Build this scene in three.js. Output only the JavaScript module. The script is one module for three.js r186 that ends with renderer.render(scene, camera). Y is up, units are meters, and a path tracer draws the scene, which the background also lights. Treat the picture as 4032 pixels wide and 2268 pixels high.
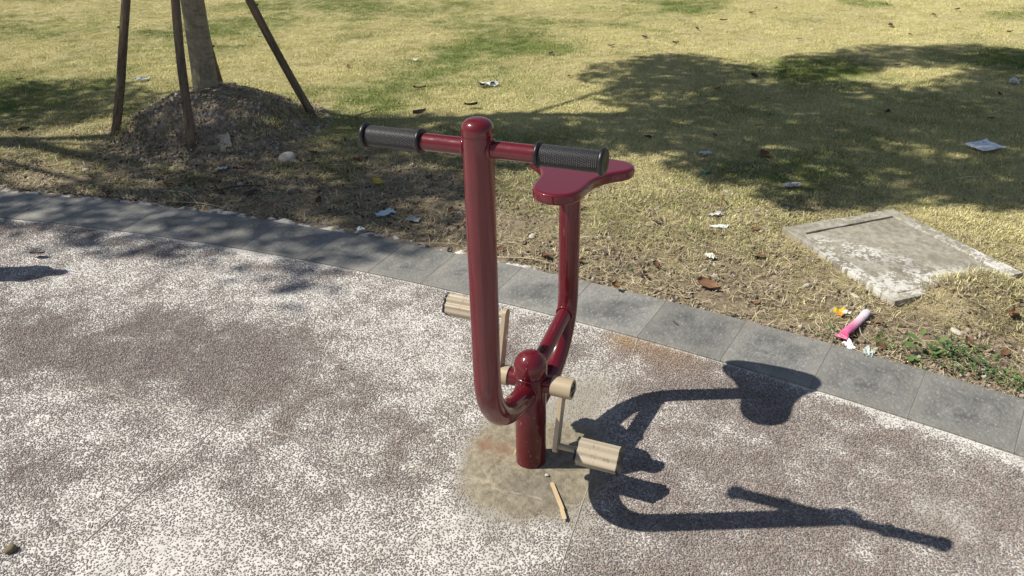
import * as THREE from 'three';
import { mergeGeometries, mergeVertices } from 'three/addons/utils/BufferGeometryUtils.js';

// ---------------------------------------------------------------- camera, sky, sun, exposure
const scene = new THREE.Scene();
const camera = new THREE.PerspectiveCamera(41.03, 1024 / 576, 0.05, 400);
camera.position.set(0, 1.5, 0);
camera.rotation.order = 'YXZ';
camera.rotation.set(-0.4968, 0, -0.0186);
const SUN = new THREE.Vector3(-0.6583, 0.7527, 0.0111).normalize();
{ // clear hazy daylight: deep blue overhead, pale towards the horizon, brighter air round the sun
  const w = 256, h = 128, d = new Float32Array(w * h * 4);
  for (let j = 0; j < h; j++) for (let i = 0; i < w; i++) {
    const el = ((j + 0.5) / h - 0.5) * Math.PI, az = ((i + 0.5) / w - 0.5) * 2 * Math.PI, dx = Math.cos(el) * Math.cos(az), dy = Math.sin(el), dz = Math.cos(el) * Math.sin(az);
    const e = Math.max(0, dy), f = Math.exp(-e / 0.24), c = Math.max(0, dx * SUN.x + dy * SUN.y + dz * SUN.z), g = Math.pow(c, 8) * 0.10 + Math.pow(c, 60) * 0.35, k = (j * w + i) * 4;
    d[k] = 0.098 + 0.29 * f + g; d[k + 1] = 0.137 + 0.30 * f + g * 0.97; d[k + 2] = 0.225 + 0.28 * f + g * 0.9; d[k + 3] = 1;
  }
  const t = new THREE.DataTexture(d, w, h, THREE.RGBAFormat, THREE.FloatType); t.mapping = THREE.EquirectangularReflectionMapping; t.magFilter = t.minFilter = THREE.LinearFilter; t.needsUpdate = true;
  scene.background = t; scene.environment = t;
}
const sun = new THREE.DirectionalLight(new THREE.Color(1, 0.945, 0.855), 5.0);
sun.name = 'sun'; sun.target.position.set(0, 0, -4); sun.position.copy(SUN).multiplyScalar(30).add(sun.target.position);
sun.castShadow = true; sun.shadow.mapSize.set(4096, 4096);
Object.assign(sun.shadow.camera, { left: -12, right: 12, top: 12, bottom: -12, near: 1, far: 60 });
sun.shadow.radius = 1;
scene.add(sun, sun.target);
const renderer = new THREE.WebGLRenderer({ antialias: true });
renderer.toneMapping = THREE.LinearToneMapping;
renderer.toneMappingExposure = 1.18;
renderer.shadowMap.enabled = true;

// ---------------------------------------------------------------- helpers
function rng(seed) { let a = seed >>> 0; return () => { a = (a + 0x6D2B79F5) | 0; let t = Math.imul(a ^ (a >>> 15), 1 | a); t = (t + Math.imul(t ^ (t >>> 7), 61 | t)) ^ t; return ((t ^ (t >>> 14)) >>> 0) / 4294967296; }; }
const hash = (x, y, s) => { let h = Math.imul(x | 0, 374761393) + Math.imul(y | 0, 668265263) + Math.imul(s | 0, 974634777); h = Math.imul(h ^ (h >>> 13), 1274126177); return ((h ^ (h >>> 16)) >>> 0) / 4294967296; };
function vnoise(x, y, s = 0, per = 0) {
  const xi = Math.floor(x), yi = Math.floor(y), fx = x - xi, fy = y - yi;
  const u = fx * fx * (3 - 2 * fx), v = fy * fy * (3 - 2 * fy);
  const w = (i) => per ? ((i % per) + per) % per : i;
  const a = hash(w(xi), w(yi), s), b = hash(w(xi + 1), w(yi), s), c = hash(w(xi), w(yi + 1), s), d = hash(w(xi + 1), w(yi + 1), s);
  return a + (b - a) * u + (c - a) * v + (a - b - c + d) * u * v;
}
function fbm(x, y, o = 4, s = 0, per = 0) { let t = 0, a = 0.5, n = 0; for (let i = 0; i < o; i++) { t += a * vnoise(x, y, s + i * 17, per); n += a; a *= 0.5; x *= 2; y *= 2; per *= 2; } return t / n; }
const clamp = (x, a = 0, b = 1) => Math.min(b, Math.max(a, x));
const sstep = (a, b, x) => { const t = clamp((x - a) / (b - a)); return t * t * (3 - 2 * t); };
const mix = (a, b, t) => a + (b - a) * t;
const mix3 = (a, b, t) => [mix(a[0], b[0], t), mix(a[1], b[1], t), mix(a[2], b[2], t)];
const blobs = (list, x, z) => { let m = 0; for (const [bx, bz, r, w = 1] of list) { const d = ((x - bx) ** 2 + (z - bz) ** 2) / (r * r); if (d < 6) m += w * Math.exp(-d * 1.2); } return m; };
const enc = (c) => 255 * clamp(c <= 0.0031308 ? 12.92 * c : 1.055 * Math.pow(c, 1 / 2.4) - 0.055);
function colorTex(w, h, fn, wrap = THREE.RepeatWrapping) {           // fn(u, v) -> linear rgb
  const d = new Uint8Array(w * h * 4);
  for (let j = 0; j < h; j++) for (let i = 0; i < w; i++) { const c = fn((i + 0.5) / w, (j + 0.5) / h), k = (j * w + i) * 4; d[k] = enc(c[0]); d[k + 1] = enc(c[1]); d[k + 2] = enc(c[2]); d[k + 3] = 255; }
  const t = new THREE.DataTexture(d, w, h); t.colorSpace = THREE.SRGBColorSpace; t.wrapS = t.wrapT = wrap; t.magFilter = THREE.LinearFilter; t.minFilter = THREE.LinearFilter; t.needsUpdate = true; return t;
}
function greyTex(w, h, fn) {                                         // fn(u, v) -> 0..1, data
  const d = new Uint8Array(w * h * 4);
  for (let j = 0; j < h; j++) for (let i = 0; i < w; i++) { const c = 255 * clamp(fn((i + 0.5) / w, (j + 0.5) / h)), k = (j * w + i) * 4; d[k] = d[k + 1] = d[k + 2] = c; d[k + 3] = 255; }
  const t = new THREE.DataTexture(d, w, h); t.wrapS = t.wrapT = THREE.RepeatWrapping; t.magFilter = THREE.LinearFilter; t.minFilter = THREE.LinearFilter; t.needsUpdate = true; return t;
}
const taken = {};
function numbered(n) { taken[n] = (taken[n] || 0) + 1; return taken[n] === 1 ? n : `${n}_${String(taken[n] - 1).padStart(3, '0')}`; }
function shadows(o) { o.traverse((m) => { if (m.isMesh) { m.castShadow = true; m.receiveShadow = true; } }); return o; }
function thing(name, label, category, [x, y, z] = [0, 0, 0], turn = 0, group) { const o = new THREE.Group(); o.name = numbered(name); o.position.set(x, y, z); o.rotation.y = turn; o.userData = { label, category }; if (group) o.userData.group = group; scene.add(o); return o; }
function part(name, geo, mat, parent) { const m = new THREE.Mesh(geo, mat); m.name = name; m.castShadow = m.receiveShadow = true; parent.add(m); return m; }
function lone(name, geo, mat, label, category, [x, y, z] = [0, 0, 0], turn = 0, group) { const m = new THREE.Mesh(geo, mat); m.name = numbered(name); m.position.set(x, y, z); m.rotation.y = turn; m.castShadow = m.receiveShadow = true; m.userData = { label, category }; if (group) m.userData.group = group; scene.add(m); return m; }
function struct(name, geo, mat, label) { const m = new THREE.Mesh(geo, mat); m.name = name; m.castShadow = m.receiveShadow = true; m.userData = { kind: 'structure' }; if (label) m.userData.label = label; scene.add(m); return m; }
const V = (x, y, z) => new THREE.Vector3(x, y, z);
function sweep(pts, rad, seg = 32, capped = true) {                  // tube along pts (Vector3) with radius function rad(t)
  const n = pts.length, pos = [], uv = [], idx = [];
  let t0 = pts[1].clone().sub(pts[0]).normalize();
  let nrm = Math.abs(t0.y) < 0.9 ? V(0, 1, 0) : V(0, 0, 1); nrm.sub(t0.clone().multiplyScalar(nrm.dot(t0))).normalize();
  let len = 0;
  for (let i = 0; i < n; i++) {
    const t = (i === 0 ? pts[1].clone().sub(pts[0]) : i === n - 1 ? pts[i].clone().sub(pts[i - 1]) : pts[i + 1].clone().sub(pts[i - 1])).normalize();
    nrm.sub(t.clone().multiplyScalar(nrm.dot(t))).normalize();
    const b = t.clone().cross(nrm); if (i) len += pts[i].distanceTo(pts[i - 1]);
    for (let k = 0; k <= seg; k++) { const a = k / seg * Math.PI * 2, r = rad(i / (n - 1), a); pos.push(pts[i].x + (nrm.x * Math.cos(a) + b.x * Math.sin(a)) * r, pts[i].y + (nrm.y * Math.cos(a) + b.y * Math.sin(a)) * r, pts[i].z + (nrm.z * Math.cos(a) + b.z * Math.sin(a)) * r); uv.push(k / seg, len); }
  }
  for (let i = 0; i < n - 1; i++) for (let k = 0; k < seg; k++) { const a = i * (seg + 1) + k, b = a + seg + 1; idx.push(a, a + 1, b, b, a + 1, b + 1); }
  if (capped) for (const e of [0, n - 1]) { const c = pos.length / 3; pos.push(pts[e].x, pts[e].y, pts[e].z); uv.push(0.5, 0); for (let k = 0; k < seg; k++) { const a = e * (seg + 1) + k; if (e) idx.push(c, a, a + 1); else idx.push(c, a + 1, a); } }
  const g = new THREE.BufferGeometry(); g.setAttribute('position', new THREE.Float32BufferAttribute(pos, 3)); g.setAttribute('uv', new THREE.Float32BufferAttribute(uv, 2)); g.setIndex(idx); g.computeVertexNormals(); return g;
}
function geoFrom(pos, idx, uv, col) { const g = new THREE.BufferGeometry(); g.setAttribute('position', new THREE.Float32BufferAttribute(pos, 3)); if (uv) g.setAttribute('uv', new THREE.Float32BufferAttribute(uv, 2)); if (col) g.setAttribute('color', new THREE.Float32BufferAttribute(col, 3)); g.setIndex(idx); g.computeVertexNormals(); return g; }
const lathe = (prof, seg = 48) => new THREE.LatheGeometry(prof.map(([r, y]) => new THREE.Vector2(r, y)), seg);
const std = (o) => new THREE.MeshStandardMaterial(o);
const phy = (o) => new THREE.MeshPhysicalMaterial(o);
const lin = (r, g, b) => new THREE.Color().setRGB(r, g, b);
// how far the fine ground detail is spread: what the photograph shows, plus a margin of a step to either side
const CT = Math.cos(0.4968), ST = Math.sin(0.4968);
function spread(x, z, m) { const d = -z * CT + 1.5 * ST; if (d < 0.3) return false; const px = x / d * 3030, py = (1.5 * CT + z * ST) / d * 3030; return Math.abs(px) < 2016 * (1 + m) && py < 1134 * (1 + m) && py > -1134 * (1 + 0.35 * m); }

// ---------------------------------------------------------------- ground
const KC = [-5.227, 7.172], RI = 11.10, RO = 11.405;                 // centre and radii of the stone edging round the plaza
const rad = (x, z) => Math.hypot(x - KC[0], z - KC[1]);
const ang = (x, z) => Math.atan2(z - KC[1], x - KC[0]) * 180 / Math.PI;
const GREEN = [[-1.08, -10.2, 0.9, 0.9], [-0.45, -7.0, 0.7, 0.6], [-0.8, -6.5, 0.6, 0.5], [-5, -9.5, 1.2, 0.5], [-3.5, -8.1, 0.8, 0.5], [-3.8, -6.1, 1.0, 0.9], [-4.6, -5.6, 1, 0.8], [-0.1, -7.8, 0.6, 0.6], [1.1, -9.9, 0.7, 0.5], [2, -9.5, 0.7, 0.5], [0.1, -6.0, 0.5, 0.4], [1.6, -5.5, 0.6, 0.6], [1.8, -4.1, 0.5, 0.8], [1.4, -4.0, 0.4, 0.6], [3, -5.5, 0.7, 0.5], [1.5, -2.12, 0.15, 0.8], [-2.6, -9.2, 0.7, 0.5], [-0.9, -5.8, 0.4, 0.5], [4.5, -6.4, 0.8, 0.6], [2.6, -6.4, 0.5, 0.5], [0.9, -3.6, 0.3, 0.4], [-2.3, -6.6, 0.4, 0.5]];
function greenness(x, z) { return clamp(0.62 * sstep(0.44, 0.72, fbm(x * 0.9, z * 0.9, 3, 5)) + blobs(GREEN, x, z) * 0.7 + (fbm(x * 5, z * 5, 2, 9) - 0.5) * 0.5); }
const MOSS = [[-2.65, -4.3, 0.3, 1], [-2.1, -4.2, 0.28, 1], [-1.75, -4.15, 0.22, 0.8], [-2.9, -4.6, 0.25, 0.7], [-2.35, -4.45, 0.2, 0.7]];
const DIRT = [[-0.9, -4.0, 0.55, 1.1], [-1.9, -4.1, 0.55, 1.0], [-2.5, -4.3, 0.45, 0.9], [-0.45, -3.9, 0.45, 1.0], [-1.4, -4.5, 0.4, 0.8], [0.35, -3.15, 0.3, 0.6], [0.9, -2.7, 0.25, 0.6], [-0.6, -3.9, 0.35, 0.5], [-1.1, -4.2, 0.4, 0.5], [-0.5, -3.5, 0.35, 0.6], [-0.1, -3.4, 0.3, 0.4], [1.0, -2.95, 0.3, 0.6], [1.45, -2.47, 0.25, 0.8], [1.7, -2.3, 0.25, 0.8], [0.7, -3.1, 0.3, 0.5], [-1.6, -4.2, 0.5, 0.7], [-2.0, -5.2, 0.62, 1.2], [1.9, -2.5, 0.2, 0.5]];
function bare(x, z) { const e = rad(x, z) - RO; return clamp(1 - sstep(0.05, 0.75, e + (fbm(x * 4, z * 4, 3, 21) - 0.5) * 0.7) + blobs(DIRT, x, z) * 0.75 * sstep(0.3, 0.65, fbm(x * 3, z * 3, 3, 33) + 0.15)); }
const coverV = (x, z) => (x - 1.68) * 0.285 + (z + 3.03) * 0.958, coverU = (x, z) => (x - 1.68) * 0.953 - (z + 3.03) * 0.302;
const onCover = (x, z) => Math.abs(coverU(x, z)) < 0.325 + 0.07 * (fbm(x * 14, z * 14, 3, 24) - 0.5) && coverV(x, z) > -0.365 - 0.06 * (fbm(x * 14, z * 14, 3, 25) - 0.5) && coverV(x, z) < 0.305 + 0.06 * sstep(0.18, 0.26, Math.abs(coverU(x, z))) + 0.05 * (fbm(x * 9, z * 9, 2, 23) - 0.5);
const bank = (x, z) => 0.05 * sstep(0.29, 0.36, coverV(x, z)) * sstep(0.75, 0.42, coverV(x, z)) * sstep(-0.30, -0.08, coverU(x, z)) * sstep(0.29, 0.12, coverU(x, z));
const hmap = (x, z) => bank(x, z) - 0.012 + 0.016 * (fbm(x * 1.3, z * 1.3, 3, 2) - 0.5) * sstep(0, 0.6, rad(x, z) - RO) + 0.012 * (fbm(x * 9, z * 9, 3, 4) - 0.5);
const MC = [-1.99, -5.19], MR = 0.66;
function moundH(x, z) { const dx = x - MC[0], dz = z - MC[1], a = Math.atan2(dz, dx), R = MR * (1 + 0.12 * (vnoise(Math.cos(a) * 1.5 + 4, Math.sin(a) * 1.5 + 4, 8) - 0.5)), d = Math.hypot(dx, dz) / R; if (d >= 1) return -0.03; return -0.03 + 0.262 * Math.pow(1 - d * d, 1.15) + (0.055 * (fbm(x * 7, z * 7, 3, 11) - 0.5) + 0.035 * (fbm(x * 22, z * 22, 3, 12) - 0.5)) * sstep(1, 0.8, d) + 0.02 * sstep(1, 0.85, d); }
const groundY = (x, z) => Math.max(hmap(x, z), moundH(x, z));
{
  const radii = [RO - 0.03, RO]; for (let r = RO + 0.03, s = 0.03; r < 150; r += s) { radii.push(r); s *= r < RO + 1.7 ? 1.004 : 1.05; }
  const pos = [], uv = [], idx = [], A0 = -98, A1 = -38, NA = 380, angs = [];
  for (let i = 0; i <= NA; i++) angs.push(A0 + (A1 - A0) * i / NA);
  for (let i = 1; i <= 60; i++) angs.push(A1 + 300 * i / 60);
  for (const a of angs) for (const r of radii) { const x = KC[0] + r * Math.cos(a * Math.PI / 180), z = KC[1] + r * Math.sin(a * Math.PI / 180); pos.push(x, r < RO - 0.01 ? -0.04 : hmap(x, z), z); uv.push((x + 8) / 16, (z + 14) / 16); }
  const n = radii.length;
  for (let i = 0; i < angs.length - 1; i++) for (let j = 0; j < n - 1; j++) { const p = i * n + j, q = p + n; idx.push(p, q, p + 1, q, q + 1, p + 1); }
  const map = colorTex(2048, 2048, (u, v) => {
    const x = u * 16 - 8, z = v * 16 - 14, b = bare(x, z), g = greenness(x, z), f = fbm(x * 40, z * 40, 3, 41), s = vnoise(x * 110, z * 110, 55);
    const soil = mix3([0.12, 0.088, 0.055], [0.34, 0.275, 0.185], f * 0.9 + (s - 0.5) * 0.5), thatch = mix3([0.30, 0.255, 0.13], [0.58, 0.50, 0.27], f * 0.8 + (s - 0.5) * 0.6), leaf = mix3([0.10, 0.12, 0.03], [0.24, 0.25, 0.07], f + (s - 0.5) * 0.5);
    return mix3(mix3(mix3(thatch, leaf, g * 0.75), soil, b), [0.12 * (0.6 + f), 0.115 * (0.6 + f), 0.025], clamp(blobs(MOSS, x, z)) * sstep(0.42, 0.6, fbm(x * 9, z * 9, 3, 45)) * 0.8);
  });
  const bump = greyTex(1024, 1024, (u, v) => fbm(u * 64, v * 64, 4, 61, 64)); bump.repeat.set(8, 8);
  struct('ground', geoFrom(pos, idx, uv), std({ map, bumpMap: bump, bumpScale: 0.012, roughness: 1 }), 'dry lawn and bare soil');
  // heap of soil round the foot of the staked tree
  const mp = [], mu = [], mi = [], NR = 70, NS = 200;
  for (let i = 0; i <= NR; i++) for (let k = 0; k <= NS; k++) { const a = k / NS * Math.PI * 2, r = i / NR * MR * 1.08, x = MC[0] + r * Math.cos(a), z = MC[1] + r * Math.sin(a); mp.push(x, moundH(x, z), z); mu.push(x, z); }
  for (let i = 0; i < NR; i++) for (let k = 0; k < NS; k++) { const p = i * (NS + 1) + k, q = p + NS + 1; mi.push(p, p + 1, q, q, p + 1, q + 1); }
  const soilTex = colorTex(1024, 1024, (u, v) => { const f = fbm(u * 24, v * 24, 5, 71, 24), s = vnoise(u * 200, v * 200, 72, 200), d = fbm(u * 5, v * 5, 3, 74, 5); return mix3(mix3([0.21, 0.165, 0.115], [0.43, 0.355, 0.26], f * 1.1 + (s - 0.5) * 0.4), [0.22, 0.18, 0.10], sstep(0.5, 0.7, d) * 0.7); });
  const sb = greyTex(512, 512, (u, v) => fbm(u * 28, v * 28, 4, 73, 28));
  struct('soil_mound', geoFrom(mp, mi, mu), std({ map: soilTex, bumpMap: sb, bumpScale: 0.02, roughness: 1 }), 'mound of loose soil round the foot of the tree');
}

// ---------------------------------------------------------------- pebble paving of the plaza
const paving = new THREE.Group(); paving.name = 'paving'; paving.userData = { kind: 'structure', label: 'washed pebble paving set in white cement' }; scene.add(paving);
const JOINTS = [[[-1.8, -2.187], [-0.32, -1.75]], [[-0.93, -1.96], [-1.24, -1.53]], [[0.452, -2.36], [0.165, -1.31]]];
{ // joint end points worked out on the ground
  JOINTS[0] = [[-1.459, -2.130], [-0.075, -1.626]]; JOINTS[1] = [[-0.815, -2.16], [-1.11, -1.44]]; JOINTS[2] = [[0.457, -2.375], [0.094, -1.29]];
}
const segDist = (x, z, [[ax, az], [bx, bz]]) => { const dx = bx - ax, dz = bz - az, t = clamp(((x - ax) * dx + (z - az) * dz) / (dx * dx + dz * dz)); return Math.hypot(x - ax - dx * t, z - az - dz * t); };
const FOOT = (x, z) => { const dx = x - 0.048, dz = z + 1.70, a = Math.atan2(dz, dx), d = Math.hypot(dx / 1.0, dz / 1.08); return d / (0.2 * (1 + 0.3 * (vnoise(Math.cos(a) * 1.6 + 7, Math.sin(a) * 1.6 + 7, 91) - 0.5) + 0.12 * (vnoise(Math.cos(a) * 6 + 9, Math.sin(a) * 6 + 9, 92) - 0.5) + 0.12 * (fbm(x * 34 + 30, z * 34 + 30, 3, 93) - 0.5))); };
const DARK = [[-1.7, -2.47, 0.3, 0.35], [-1.39, -2.38, 0.35, 0.6], [-1.18, -2.45, 0.3, 0.6], [-0.9, -2.28, 0.28, 0.55], [-0.9, -2.05, 0.2, 0.4], [-0.63, -2.02, 0.22, 0.5], [-0.36, -1.91, 0.14, 0.4], [-1.43, -1.74, 0.2, 0.5], [-1.0, -1.73, 0.13, 0.35], [-0.44, -1.6, 0.15, 0.25], [-2.0, -2.5, 0.4, 0.3]];
const LIGHT = [[-1.59, -2.07, 0.2, 0.5], [-1.0, -1.93, 0.1, 0.5], [-0.85, -2.65, 0.16, 0.6], [-0.31, -2.45, 0.25, 0.4], [-0.47, -1.78, 0.15, 0.35], [-0.43, -2.46, 0.2, 0.3], [-0.9, -1.39, 0.2, 0.4], [-0.15, -1.46, 0.15, 0.4], [-1.16, -1.63, 0.12, 0.4], [-1.03, -2.69, 0.2, 0.5], [-2, -2.9, 0.3, 0.4], [-0.26, -2.14, 0.16, 0.3], [-1.6, -2.95, 0.4, 0.3]];
function exposed(x, z) {                                             // 1: pebbles washed clear of cement, 0: smeared over
  const right = sstep(-0.12, 0.22, x - (0.457 + (z + 2.375) * -0.3346) + (fbm(x * 5, z * 5, 3, 103) - 0.5) * 0.3);
  let e = mix(0.54, 0.84, right) + (fbm(x * 2.2, z * 2.2, 4, 101) - 0.5) * mix(0.55, 0.3, right) + (fbm(x * 14, z * 14, 4, 105) - 0.5) * mix(0.8, 0.75, right);
  e += Math.min(0.42, blobs(DARK, x, z) * 0.42) - blobs(LIGHT, x, z) * 0.4;
  const edge = RI - rad(x, z), th = ang(x, z);
  e -= (1 - sstep(0, 0.03, edge)) * 0.6 * vnoise(th * 4, edge * 10, 108);
  e -= (1 - sstep(0.0, 0.075, edge + (fbm(x * 14, z * 14, 2, 109) - 0.5) * 0.08)) * 0.95 * Math.max(sstep(-57.2, -54.5, th), 0.8 * sstep(-65, -67, th) * sstep(0.35, 0.6, vnoise(th * 0.8, 1, 110)));
  return clamp(e);
}
const SMEAR = [[0.22, -1.98, 0.13, 0.9], [0.27, -2.1, 0.1, 0.6], [0.13, -1.92, 0.1, 0.9], [0.16, -1.47, 0.05, 0.8], [-0.06, -1.5, 0.08, 0.5], [1.12, -1.47, 0.1, 0.55]];
const RUST = [[0.40, -2.36, 0.07, 0.8], [0.50, -2.33, 0.12, 0.5], [0.58, -2.25, 0.12, 0.35]];
{
  const g = new THREE.CircleGeometry(RI, 240); g.rotateX(-Math.PI / 2); g.translate(KC[0], -0.0005, KC[1]);
  const uv = g.attributes.uv, p = g.attributes.position; for (let i = 0; i < p.count; i++) uv.setXY(i, (p.getX(i) + 3.2) / 6, (p.getZ(i) + 4.4) / 6);
  const map = colorTex(2048, 2048, (u, v) => {
    const x = u * 6 - 3.2, z = v * 6 - 4.4, e = exposed(x, z), n = fbm(x * 30, z * 30, 3, 121), s = vnoise(x * 200, z * 200, 122), grime = sstep(0.5, 1.0, e + (s - 0.5) * 0.3);
    const fo = FOOT(x, z); let c = mix3([0.66, 0.64, 0.60], [0.46, 0.44, 0.40], clamp(n * 1.2 - 0.2 + (s - 0.5) * 0.4)); c = mix3(c, [0.25, 0.215, 0.185], grime * 0.85);
    c = mix3(c, [0.30, 0.275, 0.225], clamp(blobs(SMEAR, x, z) + 1.2 * (1 - sstep(1.0, 1.22, fo + (s - 0.5) * 0.2))) * 0.92); return mix3(c, [0.30, 0.19, 0.085], clamp(blobs(RUST, x, z)) * 0.7);
  });
  part('cement_bed', g, std({ map, roughness: 0.95 }), paving);
  for (const [[ax, az], [bx, bz]] of JOINTS) {                       // thin strips laid between the panels
    const L = Math.hypot(bx - ax, bz - az), s = new THREE.BoxGeometry(L, 0.0032, 0.0018, 40, 1, 1); const sp = s.attributes.position;
    for (let i = 0; i < sp.count; i++) sp.setZ(i, sp.getZ(i) * (0.8 + 0.5 * vnoise(sp.getX(i) * 30, 0, 131)) + 0.002 * (vnoise(sp.getX(i) * 6, 3, 132) - 0.5));
    const m = part('joint_strip', s, std({ color: lin(0.42, 0.385, 0.32), roughness: 0.9 }), paving); m.position.set((ax + bx) / 2, 0.0003, (az + bz) / 2); m.rotation.y = -Math.atan2(bz - az, bx - ax);
  }
  const rnd = rng(7), pebbleGeos = [];
  for (let k = 0; k < 4; k++) { const q = mergeVertices(new THREE.IcosahedronGeometry(1, 0).deleteAttribute('normal').deleteAttribute('uv')); const a = q.attributes.position; for (let i = 0; i < a.count; i++) { const f = 0.8 + 0.42 * rnd(); a.setXYZ(i, a.getX(i) * f * 1.18, a.getY(i) * f * 0.62, a.getZ(i) * f * 0.92); } q.computeVertexNormals(); pebbleGeos.push(q); }
  const lists = [[], [], [], []], STEP = 0.005;
  const PAL = [[0.25, 0.196, 0.182], [0.225, 0.172, 0.163], [0.265, 0.222, 0.185], [0.23, 0.217, 0.20], [0.145, 0.123, 0.115], [0.40, 0.35, 0.285], [0.25, 0.175, 0.15], [0.195, 0.176, 0.17], [0.33, 0.285, 0.245]];
  for (let z = -3.9; z < -0.9; z += STEP) for (let x = -3.3; x < 2.4; x += STEP) {
    const px = x + (rnd() - 0.5) * STEP * 0.95, pz = z + (rnd() - 0.5) * STEP * 0.95, r1 = rnd(), r2 = rnd(), r3 = rnd(), r4 = rnd(), r5 = rnd();
    if (rad(px, pz) > RI - 0.004 || !spread(px, pz, 0.22)) continue;
    const fo = FOOT(px, pz); if (fo < 0.7) continue;
    if (JOINTS.some((j) => segDist(px, pz, j) < 0.0026 && vnoise(px * 40 + pz * 23, 2, 135) > 0.3)) continue;
    const e = exposed(px, pz), sm = clamp(blobs(SMEAR, px, pz) + (1 - sstep(0.95, 1.2, fo)) * 0.85);
    const keep = mix(0.45, 1.0, sstep(0.0, 0.9, e)) * (1 - 0.35 * sm); if (r1 > keep) continue;
    const s = mix(0.0020, 0.0036, r2 * r2 * 0.6 + r2 * 0.4) * mix(0.9, 1.06, e), y = mix(-0.45, 0.25, e * 0.7 + r3 * 0.5) * s * 0.62 - sm * 0.0006;
    const c0 = PAL[Math.floor(r4 * PAL.length) % PAL.length], f = 0.66 + 0.4 * r5, warm = 1.0;
    let c = [c0[0] * f * warm, c0[1] * f * warm, c0[2] * f * warm]; c = mix3(c, [0.60, 0.57, 0.53], (1 - e) * 0.35 * (r2 * 5 % 1)); c = mix3(c, [0.32, 0.29, 0.235], sm * (0.35 + 0.6 * r5)); c = mix3(c, [0.30, 0.18, 0.08], clamp(blobs(RUST, px, pz)) * 0.75);
    lists[Math.floor(r3 * 4) % 4].push([px, y, pz, s, r4 * 6.283, r5, c]);
  }
  const pm = std({ color: 0xffffff, roughness: 0.75 }), D = new THREE.Object3D(), C = new THREE.Color();
  lists.forEach((l, k) => { const im = new THREE.InstancedMesh(pebbleGeos[k], pm, l.length); l.forEach(([x, y, z, s, t, w, c], i) => { D.position.set(x, y, z); D.rotation.set((w - 0.5) * 0.5, t, (w * 7 % 1 - 0.5) * 0.5); D.scale.setScalar(s); D.updateMatrix(); im.setMatrixAt(i, D.matrix); im.setColorAt(i, C.setRGB(...c)); }); im.name = 'pebbles'; im.castShadow = im.receiveShadow = true; im.userData = { kind: 'stuff', label: 'small mauve and brown pebbles' }; paving.add(im); });
  console.log('pebbles', lists.map((l) => l.length).join(' '));
}

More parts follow.
